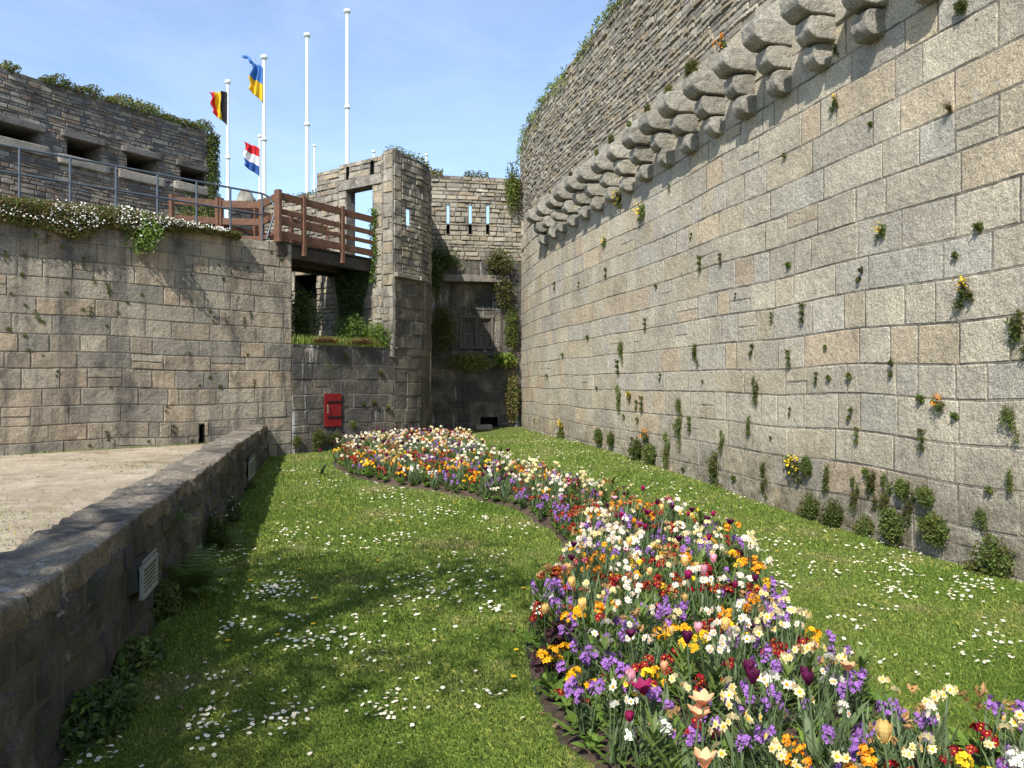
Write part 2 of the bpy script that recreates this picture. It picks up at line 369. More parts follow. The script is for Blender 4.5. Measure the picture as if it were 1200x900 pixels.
def blade(mb, p, ang, ln, w, bend, mat=0, seg=4, lean=0.3, tint=(1, 1, 1), droop=0.0):
    """one strap leaf from p"""
    h = np.array([math.cos(ang), math.sin(ang), 0]); sd = np.array([-h[1], h[0], 0]); V = []; pos = np.asarray(p, float).copy(); a = lean
    for i in range(seg+1):
        u = i/seg; ww = w*(0.6+0.8*u if u < .5 else 2*(1-u)*1.0+0.001)
        V += [pos-sd*ww*.5, pos+sd*ww*.5]
        pos = pos + (h*math.sin(a)+np.array([0, 0, math.cos(a)]))*ln/seg; a += bend/seg
    mb.add(V, [[2*i, 2*i+1, 2*i+3, 2*i+2] for i in range(seg)], mat, tint)

# ------------------------------------------------------------ lines and levels of the place
VD = -0.2456                                     # all the long walls run off in this direction (X per Y)
def sstep(x): x = np.clip(x, 0, 1); return x*x*(3-2*x)
def rw_x(Y):                                      # face of the tall right wall
    Y = np.asarray(Y, float); return 5.59+VD*Y+0.00191*np.maximum(Y-17.4, 0)**3
def gz(X, Y):
    X = np.asarray(X, float); Y = np.asarray(Y, float)
    k = np.clip((X-VD*Y+1.15)/6.7, 0, 1)
    return 0.32*sstep((Y-6)/11.0)*(0.55+0.45*k) + 0.012*vn(np.stack([X*0.8, Y*0.8, X*0], -1))
def tz(px): return (px-600)/900.0
def ground(px, py):
    v = (py-450)/900.0; Y = CH/v
    for _ in range(25): Y = (CH-float(gz(tz(px)*Y, Y)))/v
    return tz(px)*Y, Y

class Path:
    def __init__(s, pts, flip=False):
        p = np.asarray(pts, float); d = np.linalg.norm(np.diff(p, axis=0), axis=1); s.c = np.concatenate([[0], np.cumsum(d)]); s.p = p; s.L = s.c[-1]
        t = np.diff(p, axis=0)/d[:, None]; t = np.concatenate([t, t[-1:]]); t[1:-1] = (t[1:-1]+t[:-2]); t /= np.linalg.norm(t, axis=1)[:, None]
        s.t = t; sg = -1 if flip else 1; s.n = np.stack([t[:, 1], -t[:, 0]], 1)*sg
    def __call__(s, a, z, o):
        a, z, o = np.broadcast_arrays(np.asarray(a, float), z, o)
        x = np.interp(a, s.c, s.p[:, 0]); y = np.interp(a, s.c, s.p[:, 1]); nx = np.interp(a, s.c, s.n[:, 0]); ny = np.interp(a, s.c, s.n[:, 1])
        e = np.where(a < 0, a, np.where(a > s.L, a-s.L, 0)); tx = np.where(a < 0, s.t[0, 0], s.t[-1, 0]); ty = np.where(a < 0, s.t[0, 1], s.t[-1, 1])
        return np.stack([x+nx*o+tx*e, y+ny*o+ty*e, z+0*x], -1)
    def at(s, px):                               # arc length where the path stands in this direction from the eye
        a = np.linspace(0, s.L, 4000); q = s(a, 0, 0); e = q[:, 0]/np.maximum(q[:, 1], .01) - tz(px); e[q[:, 1] < 0.3] = 9
        i = int(np.argmin(np.abs(e))); return float(a[i])
    def P(s, px, py, o=0.0):
        a = s.at(px); q = s(a, 0, o)[()]; return a, CH+(450-py)/900.0*float(q[1])
    def frame(s, a):
        n = s(a, 0, 1)-s(a, 0, 0); t = s(a+.01, 0, 0)-s(a-.01, 0, 0); return t/np.linalg.norm(t), n

def wall(mb, path, s0, s1, z0, z1, thick=0.6, holes=(), rows=(0.3, 0.4), lens=(0.4, 1.1), out=(0.0, 0.03), gap=0.012, palette=None, o0=0.0,
         wob=0.02, g=(5, 4), mats=(0, 1), shell=True, tcap=True, rag=0.0, bev=.014, ends=(0.0, 0.0)):
    """coursed masonry in one mesh: a mortar body with holes and real stones on its face"""
    hs = [dict(h) for h in holes]
    for h in hs: h.setdefault('i', (h['s'][0], h['s'][1], h['z'][0], h['z'][1]))
    def sheet(o, rects, flip):
        sb = sorted(set(list(np.linspace(s0, s1, max(2, int((s1-s0)/0.4)+1))) + [x for r in rects for x in r[:2]])); zb = sorted(set([z0, z1]+[x for r in rects for x in r[2:]]))
        sb = [x for x in sb if s0-1e-6 <= x <= s1+1e-6]; zb = [x for x in zb if z0-1e-6 <= x <= z1+1e-6]
        A, Z = np.meshgrid(sb, zb, indexing='ij'); V = path(A.ravel(), Z.ravel(), o); nzz = len(zb); F = []
        for i in range(len(sb)-1):
            for j in range(nzz-1):
                cx, cz = (sb[i]+sb[i+1])/2, (zb[j]+zb[j+1])/2
                if any(r[0] < cx < r[1] and r[2] < cz < r[3] for r in rects): continue
                q = [i*nzz+j, (i+1)*nzz+j, (i+1)*nzz+j+1, i*nzz+j+1]; F.append(q[::-1] if flip else q)
        mb.add(V, F, mats[1])
    if shell:
        sheet(o0, [(*h['s'], *h['z']) for h in hs], False)
        sheet(o0-thick, [h['i'] for h in hs if not h.get('blind')], True)
        a = np.linspace(s0, s1, max(2, int((s1-s0)/0.4)+1)); n = len(a)
        for zz in ((z1,) if tcap else ()) + (z0,):
            V = np.concatenate([path(a, zz, o0), path(a, zz, o0-thick)]); mb.add(V, [[i, i+1, n+i+1, n+i] for i in range(n-1)], mats[1])
        for aa in (s0, s1): mb.add([path(aa, z0, o0), path(aa, z0, o0-thick), path(aa, z1, o0-thick), path(aa, z1, o0)], [[0, 1, 2, 3]], mats[1])
    for h in hs:
        a0, a1 = h['s']; b0, b1 = h['z']; i0, i1, j0, j1 = h['i']; dpt = h.get('blind') or thick
        fo = [path(a0, b0, o0+.012), path(a1, b0, o0+.012), path(a1, b1, o0+.012), path(a0, b1, o0+.012)]
        bi = [path(i0, j0, o0-dpt), path(i1, j0, o0-dpt), path(i1, j1, o0-dpt), path(i0, j1, o0-dpt)]
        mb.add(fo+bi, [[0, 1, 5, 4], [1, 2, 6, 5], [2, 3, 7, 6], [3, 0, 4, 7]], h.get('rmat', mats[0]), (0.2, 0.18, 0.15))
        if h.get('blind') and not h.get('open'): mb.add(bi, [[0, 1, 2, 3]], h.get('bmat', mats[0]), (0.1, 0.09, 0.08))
    # stones
    nu, nv = g
    iu = np.arange(nu+1); iv = np.arange(nv+1)
    Iu, Iv = np.meshgrid(iu, iv, indexing='ij'); border = ((Iu == 0) | (Iu == nu) | (Iv == 0) | (Iv == nv)).ravel()
    F = np.array([[i*(nv+1)+j, (i+1)*(nv+1)+j, (i+1)*(nv+1)+j+1, i*(nv+1)+j+1] for i in range(nu) for j in range(nv)])
    z = z0
    while z < z1-0.02:
        rh = random.uniform(*rows)
        if z+rh > z1-0.04: rh = z1-z
        a = s0 - random.uniform(0, lens[0]*.5)
        while a < s1-0.01:
            ln = random.uniform(*lens)
            if random.random() < .25: ln *= .6
            e = a+ln
            if e > s1-lens[0]*.35: e = s1
            rects = [(max(a, s0), e, z, z+rh)]
            if rh > 0.26 and ln < 0.7 and random.random() < .1: rects = [(max(a, s0), e, z, z+rh*.5), (max(a, s0), e, z+rh*.5, z+rh)]
            for h in hs:
                nr = []
                for r in rects:
                    h0, h1 = h['s']; k0, k1 = h['z']
                    if r[1] <= h0 or r[0] >= h1 or r[3] <= k0 or r[2] >= k1: nr.append(r); continue
                    if r[0] < h0: nr.append((r[0], h0, r[2], r[3]))
                    if r[1] > h1: nr.append((h1, r[1], r[2], r[3]))
                    if r[2] < k0: nr.append((max(r[0], h0), min(r[1], h1), r[2], k0))
                    if r[3] > k1: nr.append((max(r[0], h0), min(r[1], h1), k1, r[3]))
                rects = [r for r in nr if r[1]-r[0] > .03 and r[3]-r[2] > .03]
            for r in rects:
                if rag and r[3] > z1-0.05 and random.random() < rag: continue
                w, hh = r[1]-r[0], r[3]-r[2]; gg = gap*random.uniform(.5, 1.4)
                bu = min(.16, bev/w); bv = min(.22, bev/hh)
                us = np.concatenate([[0], np.linspace(bu, 1-bu, nu-1), [1]]); vs = np.concatenate([[0], np.linspace(bv, 1-bv, nv-1), [1]])
                Ug, Vg = np.meshgrid(us, vs, indexing='ij'); Ug = Ug.ravel(); Vg = Vg.ravel()
                A = r[0]+gg*.5+(w-gg)*Ug; Z = r[2]+gg*.5+(hh-gg)*Vg
                cz = r[3]+r[2]; A0 = np.stack([A*1.1, Z*1.1, 0*A+path.p[0, 0]], -1)
                dz = wob*vn(np.stack([A*0.7+3, (Z-hh*Vg)*0.2, 0*A+path.p[0, 1]], -1)); ed = 1.0 if (z0+.05 < r[2] and r[3] < z1-.05) else 0.3
                jit = vn(np.stack([A*9+cz*13, Z*9, 0*A+5], -1))*gap*1.3
                O = random.uniform(*out)+vn(np.stack([A*5+cz*7, Z*5, 0*A], -1))*0.45*out[1] + vn(np.stack([A*14, Z*14, 0*A+cz], -1))*0.2*out[1]
                tl = random.uniform(-1, 1)*out[1]*.5; O = np.maximum(O + tl*(Ug-.5), 0.004)
                O = np.where(border, -0.004, O)
                edge = border*1.0
                V = path(np.clip(A+jit*edge, s0, s1), Z+dz*ed+jit*edge, o0+O)
                c = np.asarray(random.choice(palette))*random.uniform(.93, 1.07)
                mb.add(V, F, mats[0], c)
            a = e
        z += rh

PAL_R = [(0.385, 0.35, 0.275), (0.40, 0.365, 0.29), (0.37, 0.335, 0.265), (0.395, 0.345, 0.255), (0.375, 0.35, 0.295)]*3+[(0.40, 0.355, 0.275), (0.42, 0.38, 0.30), (0.37, 0.34, 0.28), (0.43, 0.36, 0.255), (0.38, 0.36, 0.31), (0.44, 0.40, 0.31), (0.36, 0.33, 0.28), (0.40, 0.335, 0.24), (0.39, 0.315, 0.225)]
PAL_RUB = [(0.27, 0.255, 0.22), (0.23, 0.22, 0.2), (0.31, 0.29, 0.24), (0.36, 0.34, 0.29), (0.2, 0.185, 0.16), (0.27, 0.23, 0.17)]
PAL_L = [(0.30, 0.255, 0.2), (0.27, 0.235, 0.19), (0.32, 0.265, 0.2), (0.25, 0.23, 0.195), (0.31, 0.28, 0.23), (0.22, 0.205, 0.18)]
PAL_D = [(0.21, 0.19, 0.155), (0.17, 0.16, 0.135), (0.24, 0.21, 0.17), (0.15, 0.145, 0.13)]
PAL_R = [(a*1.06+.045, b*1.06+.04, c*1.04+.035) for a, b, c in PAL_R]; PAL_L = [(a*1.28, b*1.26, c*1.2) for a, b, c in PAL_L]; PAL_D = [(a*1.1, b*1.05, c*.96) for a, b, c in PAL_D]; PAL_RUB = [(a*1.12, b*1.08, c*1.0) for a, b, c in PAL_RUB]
PAL_SL = [(0.2, 0.165, 0.13), (0.16, 0.14, 0.125), (0.24, 0.2, 0.15), (0.13, 0.12, 0.115), (0.27, 0.24, 0.2), (0.21, 0.15, 0.11)]
PAL_T = [(0.34, 0.31, 0.25), (0.3, 0.27, 0.22), (0.37, 0.335, 0.27), (0.27, 0.245, 0.2), (0.36, 0.305, 0.22)]; PAL_SL = [(a*1.15, b*1.2, c*1.24) for a, b, c in PAL_SL]

# ------------------------------------------------------------ the ground
def sheetgrid(name, x0, x1, y0, y1, nx, ny, zf, mat):
    X, Y = np.meshgrid(np.linspace(x0, x1, nx), np.linspace(y0, y1, ny), indexing='ij'); Z = zf(X, Y); mb = MB()
    i, j = np.meshgrid(np.arange(nx-1), np.arange(ny-1), indexing='ij'); q = (i*ny+j).ravel()
    mb.add(np.stack([X, Y, Z], -1).reshape(-1, 3), np.stack([q, q+ny, q+ny+1, q+1], 1)); return tag(obj(name, mb, mat, smooth=True, local=True), kind='structure')
sheetgrid('ground', -1200, 1200, -600, 2000, 40, 40, lambda X, Y: X*0-0.6, 'earth')
sheetgrid('lawn', -8, 9, -5, 26, 120, 200, gz, 'lawn')

# gravel walk on the higher side of the low wall
mb = MB(); Y = np.linspace(-6, 16.5, 90); U = np.linspace(0, 1, 40)
Yg, Ug = np.meshgrid(Y, U, indexing='ij'); X1 = -1.34+VD*Yg; X0 = -22+0*Yg; Xg = X0+(X1-X0)*Ug**.5
Zg = 0.45+0.04*sstep((Yg-8)/6)+0.015*vn(np.stack([Xg*.7, Yg*.7, Xg*0], -1)); q = (np.arange(89)[:, None]*40+np.arange(39)[None]).ravel()
mb.add(np.stack([Xg, Yg, Zg], -1).reshape(-1, 3), np.stack([q, q+1, q+41, q+40], 1)); tag(obj('gravel_path', mb, 'gravel', smooth=True, local=True), kind='structure')

# ------------------------------------------------------------ tall right wall with its corbels
Ys = np.concatenate([np.linspace(-3, 17, 21), np.linspace(17.4, 28, 40)])
RW = Path(np.stack([rw_x(Ys), Ys], 1), flip=True)
mb = MB()
RL = RW.at(609.5)+2.2
wall(mb, RW, 0, RL, -0.3, 5.5, 1.2, rows=(0.31, 0.40), lens=(0.3, 1.0), out=(0.001, 0.007), gap=0.008, palette=PAL_R, wob=0.03, g=(9, 6), mats=(0, 1), tcap=False)
wall(mb, RW, 0, RL, 5.5, 6.35, 1.2, rows=(0.38, 0.47), lens=(0.5, 1.1), out=(0.0, 0.035), gap=0.015, palette=PAL_R[:5], wob=0.03, g=(7, 4), mats=(0, 1), tcap=False)
wall(mb, RW, 0, RL, 6.35, 8.9, 1.15, rows=(0.06, 0.13), lens=(0.12, 0.36), out=(0.0, 0.035), gap=0.014, palette=PAL_RUB, o0=-0.04, wob=0.05, g=(4, 3), mats=(2, 3), rag=0.25)
rampart = tag(obj('rampart_wall', mb, ['granite', 'granite_mortar', 'rubble', 'rubble_mortar']), 'tall pale granite rampart wall on the right, rubble above a row of corbels', 'wall')
UP = np.array([0, 0, 1.0])
corbel_s = []
def low_taper(k):
    def f(P):
        P = P.copy(); z = np.clip(-P[:, 2], 0, 1); P[:, 1] = np.where(P[:, 1] > 0, P[:, 1]*(1-k*z**2.2), P[:, 1]); P[:, 0] *= (1-0.08*z**2)*(1-.1*np.clip(P[:, 1], 0, 1)**3); P[:, 2] = np.where(P[:, 2] > 0, P[:, 2]*(1-.2*np.clip(P[:, 1], 0, 1)**4), P[:, 2]); return P
    return f
for k in range(17):
    Yc = 7.0+0.762*k if k < 17 else 7.0+0.762*k
    s = RW.at(600+900*float(rw_x(Yc))/Yc); t_, n_ = RW.frame(s); c = MB(); corbel_s.append(s)
    tiers = [(3.48, 3.73, 0.22, 0.12), (3.745, 4.0, 0.34, 0.145), (4.015, 4.31, 0.50, 0.19)]
    if k >= 17: tiers = tiers[2:] if k > 17 else tiers[1:]
    par = rampart
    for (za, zb, pr, hw) in tiers[::-1]:
        dz = random.uniform(-.02, .02); hw *= random.uniform(.9, 1.1); pr *= random.uniform(.93, 1.06); c = MB(); az_ = UP+t_*random.uniform(-.06, .06)+n_*random.uniform(-.06, .04)
        base = RW(s+random.uniform(-.035, .035), CH+(za+zb)/2+dz, 0)+n_*(pr/2-.1)
        rblock(c, base, t_, n_, az_, hw, pr/2+.1, (zb-za)/2, 0.12, 0.011, low_taper(0.36), 0, np.array((0.34, 0.32, 0.27))*random.uniform(.82, 1.1), n=18, seed=k*3.7+za*5, nf=9)
        q_ = obj('corbel' if par is rampart else 'corbel_stone', c, 'corbel', par)
        if par is rampart: par = q_

# ------------------------------------------------------------ left bastion wall, curtain and gate tower
LW = Path([(-16, 4), (-4.46, 15.54)]); CU = Path([(-4.46, 15.54), (-2.68, 17.32)])
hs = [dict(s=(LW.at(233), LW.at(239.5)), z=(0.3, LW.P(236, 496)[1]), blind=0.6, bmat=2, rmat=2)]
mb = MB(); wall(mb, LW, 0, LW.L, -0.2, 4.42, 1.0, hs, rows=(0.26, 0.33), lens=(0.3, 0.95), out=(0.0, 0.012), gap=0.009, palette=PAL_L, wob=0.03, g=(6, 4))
bastion = tag(obj('bastion_wall', mb, ['left', 'left_mortar', 'hole_shade']), 'brown granite bastion wall on the left with white flowers spilling over its top', 'wall')
RET = Path([(-4.46, 15.54), (-6.6, 17.7)])   # end face of the bastion seen under the bridge
mb = MB(); wall(mb, RET, 0.02, RET.L-.0, 0, 4.42, 0.6, rows=(.29, .35), lens=(.4, .9), palette=PAL_L, o0=0.0, shell=True, g=(4, 3))
obj('end_face', mb, ['left', 'left_mortar'], bastion)
door_s = (CU.at(379.5), CU.at(399)); door_z = (CU.P(389, 500)[1], CU.P(389, 461)[1])
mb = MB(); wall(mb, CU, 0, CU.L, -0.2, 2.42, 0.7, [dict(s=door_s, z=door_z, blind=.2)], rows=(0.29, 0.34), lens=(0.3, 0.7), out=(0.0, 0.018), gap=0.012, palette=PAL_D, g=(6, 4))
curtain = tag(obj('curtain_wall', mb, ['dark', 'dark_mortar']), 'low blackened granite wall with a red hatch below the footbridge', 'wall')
# red hatch
t_, n_ = CU.frame(0.5); sc = sum(door_s)/2; zc = sum(door_z)/2; hw = (door_s[1]-door_s[0])/2; hh = (door_z[1]-door_z[0])/2
c = MB()
for i in range(4): box(c, CU(sc-hw+hw*2*(i+.5)/4, zc, 0.02), t_, n_, UP, hw/4-.003, .02, hh-.005)
hatch = tag(obj('hatch', c, 'red', curtain), 'small dark red boarded hatch')
for zz in (zc+hh*.5, zc-hh*.42):
    c = MB(); plank(c, CU(sc-hw*.7, zz, .048), CU(sc+hw+.07, zz, .048), .012, .035); 
    h_ = obj('hinge_strap', c, 'iron', hatch)
c = MB(); tube(c, [CU(sc-hw*.75, zc+.1, .045), CU(sc-hw*.75, zc+.09, .08), CU(sc-hw*.75, zc-.05, .08), CU(sc-hw*.75, zc-.06, .045)], .008); obj('handle', c, 'vent', hatch)

TW = Path([(-2.66, 17.245), (-2.38, 17.73), (-2.16, 18.08), (-2.04, 18.5), (-2.02, 19.0), (-2.12, 19.8), (-2.3, 20.8), (-2.52, 22.35)])
GA = Path([(-4.57, 18.54), (-2.67, 17.23)])
tower = tag(empty('gate_tower', (-3.2, 18.2, 0)), 'grey stone gate tower with a tall doorway open to the sky', 'tower')
slit = (TW.at(475.4), TW.at(479.6)); sz = (TW.P(477, 264.5)[1], TW.P(477, 245)[1])
TWb = Path([(-2.685, 17.33)]+[tuple(p) for p in TW.p[1:]]); mb = MB()
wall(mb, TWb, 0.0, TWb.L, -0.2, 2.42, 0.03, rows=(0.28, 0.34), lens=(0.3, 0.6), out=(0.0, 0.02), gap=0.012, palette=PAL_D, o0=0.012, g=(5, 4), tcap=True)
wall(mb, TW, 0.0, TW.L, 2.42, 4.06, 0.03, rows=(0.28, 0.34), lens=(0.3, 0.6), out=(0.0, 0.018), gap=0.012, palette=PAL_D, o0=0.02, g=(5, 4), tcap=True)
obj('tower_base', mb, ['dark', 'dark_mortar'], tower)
mb = MB(); hsl = [dict(s=slit, z=sz, i=(slit[0]-.1, slit[1]-.02, sz[0]-.0, sz[1]+.2), rmat=0)]
hsl = [dict(s=slit, z=sz, i=(slit[0]+.02, slit[1]+.34, sz[0], sz[1]+.15))]
wall(mb, TW, 0.0, 0.28, 4.06, 6.9, 0.03, rows=(0.2, 0.32), lens=(0.3, 0.4), palette=PAL_T, g=(4, 4))
wall(mb, TW, 0.28, TW.L, 4.06, 6.85, 0.25, hsl, rows=(0.08, 0.17), lens=(0.15, 0.4), out=(0, .04), gap=.014, palette=PAL_T, g=(4, 3), rag=.2)
obj('tower_shaft', mb, ['tower', 'rubble_mortar'], tower)
# gate wall with opening and the two drawbridge slots
g0, g1 = GA.at(406), GA.at(436.5); gzt = GA.P(425, 219.5)[1]; dk = 4.45
mb = MB()
wall(mb, GA, -0.2, g0-.25, 2.2, 6.72, 0.28, rows=(0.09, 0.18), lens=(0.15, 0.45), out=(0, .04), palette=PAL_T, g=(4, 3), rag=.1)
wall(mb, GA, g0-.25, g0, 2.2, gzt, 0.28, rows=(0.25, 0.34), lens=(0.3, 0.4), palette=PAL_T, g=(4, 4))
wall(mb, GA, g0, g1, 2.2, dk-.12, 0.28, rows=(0.25, 0.34), lens=(0.3, 0.5), palette=PAL_D, g=(4, 4))
wall(mb, GA, g1, g1+.3, 2.2, gzt, 0.28, rows=(0.25, 0.34), lens=(0.3, 0.4), palette=PAL_T, g=(4, 4))
wall(mb, GA, g1+.3, GA.L-.3, 2.2, 6.82, 0.28, rows=(0.09, 0.18), lens=(0.15, 0.45), out=(0, .04), palette=PAL_T, g=(4, 3), rag=.1)
wall(mb, GA, GA.L-.3, GA.L, 2.2, 6.88, 0.07, rows=(0.22, 0.32), lens=(0.3, 0.4), palette=PAL_T, g=(4, 4))
zl = gzt+.24; w0, w1 = g0-.25, g1+.3; sl0 = (g0+.0, g0+.09); sl1 = (g1-.06, g1+.05)
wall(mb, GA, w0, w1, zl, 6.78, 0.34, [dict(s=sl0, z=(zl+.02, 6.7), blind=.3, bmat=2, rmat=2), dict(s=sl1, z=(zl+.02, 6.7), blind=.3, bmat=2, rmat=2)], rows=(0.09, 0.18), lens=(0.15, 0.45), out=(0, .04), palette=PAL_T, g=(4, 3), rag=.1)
obj('gate_wall', mb, ['tower', 'dark_mortar', 'hole_shade'], tower)
t_, n_ = GA.frame(1.0); c = MB(); rblock(c, GA((w0+w1)/2, (gzt+zl)/2, -.13), t_, n_, UP, (w1-w0)/2, .17, .12, .12, .01, None, 0, (.27, .25, .21), n=8); obj('lintel', c, 'tower', tower)
c = MB()
for s_ in np.arange(0, 1.2, .4): rblock(c, TW(s_+.2, 4.06, .02), *TW.frame(s_+.2), UP, .2, .1, .05, .2, .01, None, 0, (.24, .22, .18), n=5)
obj('string_course', c, 'tower', tower)

# parapet wall behind the bridge with the dark vault under it
PB = Path([(-7.6, 20.6), (-4.52, 18.95)])
vh = (PB.at(346), PB.at(377)); vz = (2.4, PB.P(360, 322)[1])
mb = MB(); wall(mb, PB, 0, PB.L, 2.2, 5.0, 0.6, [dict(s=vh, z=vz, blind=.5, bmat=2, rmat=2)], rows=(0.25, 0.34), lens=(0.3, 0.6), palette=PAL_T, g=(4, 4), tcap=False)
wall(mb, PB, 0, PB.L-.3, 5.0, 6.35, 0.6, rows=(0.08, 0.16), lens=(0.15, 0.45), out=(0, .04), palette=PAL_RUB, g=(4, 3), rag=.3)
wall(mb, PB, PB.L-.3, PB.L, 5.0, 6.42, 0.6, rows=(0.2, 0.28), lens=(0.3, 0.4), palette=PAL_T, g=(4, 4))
tag(obj('parapet_wall', mb, ['tower', 'rubble_mortar', 'hole_shade']), 'mossy rubble parapet wall behind the wooden footbridge, left of the gate tower', 'wall')

# recessed curtain in the corner
RC = Path([(-2.62, 22.43), (0.9, 23.05)])
def rh(px0, px1, py0, py1): 
    z = lambda py: RC.P((px0+px1)/2, py)[1]; return dict(s=(RC.at(px0), RC.at(px1)), z=(z(py1), z(py0)))
slits = []
for px in (525, 551, 571.5):
    h = rh(px-1.7, px+1.7, 241, 262); s_ = h['s']; z_ = h['z']; h['i'] = (s_[0]-.08, s_[1]+.08, z_[0], z_[1]+.22); slits.append(h)
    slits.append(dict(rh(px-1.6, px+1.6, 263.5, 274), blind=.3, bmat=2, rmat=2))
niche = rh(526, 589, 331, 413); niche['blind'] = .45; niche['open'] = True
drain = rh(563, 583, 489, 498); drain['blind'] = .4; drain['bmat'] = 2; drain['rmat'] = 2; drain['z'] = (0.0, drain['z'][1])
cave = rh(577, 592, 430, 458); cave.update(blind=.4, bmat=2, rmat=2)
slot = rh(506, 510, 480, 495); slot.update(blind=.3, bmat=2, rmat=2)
zr = RC.P(550, 305)[1]
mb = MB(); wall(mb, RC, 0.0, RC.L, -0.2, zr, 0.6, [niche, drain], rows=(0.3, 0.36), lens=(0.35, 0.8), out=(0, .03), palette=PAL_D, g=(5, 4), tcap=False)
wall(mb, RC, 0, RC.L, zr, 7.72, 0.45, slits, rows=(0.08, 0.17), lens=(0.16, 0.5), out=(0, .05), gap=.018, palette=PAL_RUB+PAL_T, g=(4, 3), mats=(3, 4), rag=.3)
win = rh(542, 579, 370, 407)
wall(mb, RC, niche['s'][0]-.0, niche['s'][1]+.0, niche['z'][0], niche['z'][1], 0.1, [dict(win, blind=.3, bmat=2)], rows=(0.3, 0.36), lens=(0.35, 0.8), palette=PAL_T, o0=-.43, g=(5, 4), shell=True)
corner = tag(obj('corner_wall', mb, ['dark', 'dark_mortar', 'hole_shade', 'rubble', 'rubble_mortar']), 'tall wall closing the far corner, three arrow slits above a shuttered double window', 'wall')
t_, n_ = RC.frame(2)
c = MB(); s_m = sum(niche['s'])/2; rblock(c, RC(s_m-.05, niche['z'][1]+.1, .03), t_, n_, UP, (niche['s'][1]-niche['s'][0])/2+.25, .14, .1, .15, .012, None, 0, (.22, .2, .17), n=8); obj('lintel', c, 'tower', corner)
c = MB(); rblock(c, RC(s_m, niche['z'][0]-.03, -.2), t_, n_, UP, (niche['s'][1]-niche['s'][0])/2+.05, .3, .07, .15, .015, None, 0, (.2, .18, .15), n=8); obj('ledge', c, 'dark', corner)
w0, w1 = win['s']; zb, zt = win['z']; c = MB(); o = -.42
for a in (w0, (w0+w1)/2, w1): plank(c, RC(a, zb, o), RC(a, zt, o), .09, .12, up=n_)
plank(c, RC(w0-.05, zt, o+.01), RC(w1+.05, zt, o+.01), .13, .1); plank(c, RC(w0-.05, zb, o+.01), RC(w1+.05, zb, o+.01), .15, .08)
window = obj('window', c, 'oldwood', corner)
for a0, a1 in ((w0+.05, (w0+w1)/2-.05), ((w0+w1)/2+.05, w1-.05)):
    o = -.40
    c = MB(); zm = zb+(zt-zb)*.45; wd = a1-a0
    for aa in (a0+.03, a1-.03): plank(c, RC(aa, zb+.04, o-.05), RC(aa, zt-.05, o-.05), .04, .05, up=n_)
    for z_ in (zb+.07, zm, zt-.08): plank(c, RC(a0, z_, o-.045), RC(a1, z_, o-.045), .04, .05)
    box(c, RC((a0+a1)/2-wd*.28, (zb+zm)/2, o-.07), t_, n_, UP, wd*.2, .012, (zm-zb)/2-.03); box(c, RC((a0+a1)/2+wd*.28, (zb+zm)/2, o-.07), t_, n_, UP, wd*.2, .012, (zm-zb)/2-.03)
    box(c, RC((a0+a1)/2, zb+.1, o-.07), t_, n_, UP, wd*.12, .012, .05); box(c, RC((a0+a1)/2, zm-.06, o-.07), t_, n_, UP, wd*.12, .012, .06)
    for q in range(-3, 5):                          # lattice
        for sg in (-1, 1):
            f0, f1 = q/5, q/5+ (zt-zm)/wd*sg
            p0, p1 = (f0, 0.0), (f1, 1.0); 
            xs = [p for p in (0.0, 1.0)]
            def clip(p0, p1):
                ts = [0.0, 1.0]; dx = p1[0]-p0[0]
                for lim in (0, 1):
                    if abs(dx) > 1e-6:
                        tt = (lim-p0[0])/dx
                        if 0 < tt < 1: ts.append(tt)
                ts = sorted(ts)
                for u0, u1 in zip(ts, ts[1:]):
                    xm = p0[0]+dx*(u0+u1)/2
                    if 0 < xm < 1 and u1-u0 > .05: return u0, u1
            r_ = clip(p0, p1)
            if r_:
                u0, u1 = r_; fx = lambda u: a0+.03+(wd-.06)*(p0[0]+(p1[0]-p0[0])*u); fz = lambda u: zm+(zt-.08-zm)*u
                plank(c, RC(fx(u0), fz(u0), o-.06+.004*sg), RC(fx(u1), fz(u1), o-.06+.004*sg), .012, .022, up=(n_[0]*.1, n_[1]*.1, 1) if abs(fx(u1)-fx(u0)) > 1e-3 else n_)
    obj('shutter', c, 'oldwood', window)

# stone step near the drain
c = MB(); p = RC(RC.at(562), 0, .75); rblock(c, (p[0], p[1], float(gz(p[0], p[1]))+.07), t_, n_, UP, .24, .2, .07, .15, .012, None, 0, (.32, .3, .25), n=6)
tag(obj('stone_step', c, 'slab'), 'worn pale stone step on the grass below the dark corner wall', 'stone step')

# upper left rubble battery with four gun slots
BA = Path([(-14.0, 9.0), (-7.37, 18.94)]); bh = []
for (a, b, c0, c1) in ((-14, 46, 147, 166), (78, 118, 166, 189), (148, 184, 183, 206), (211, 243, 199, 219)):
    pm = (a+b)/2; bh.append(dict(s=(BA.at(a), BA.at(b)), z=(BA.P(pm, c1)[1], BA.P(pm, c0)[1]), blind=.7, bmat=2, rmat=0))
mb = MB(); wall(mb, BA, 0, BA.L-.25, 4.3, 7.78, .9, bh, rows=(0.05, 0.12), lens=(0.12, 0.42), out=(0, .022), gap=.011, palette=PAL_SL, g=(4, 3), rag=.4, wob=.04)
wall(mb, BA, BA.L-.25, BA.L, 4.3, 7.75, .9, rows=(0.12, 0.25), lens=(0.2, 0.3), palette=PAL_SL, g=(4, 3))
battery = tag(obj('battery_wall', mb, ['slate', 'rubble_mortar', 'hole_shade']), 'dark brown rubble battery wall with gun slots above the left bastion', 'wall')
t_, n_ = BA.frame(3)
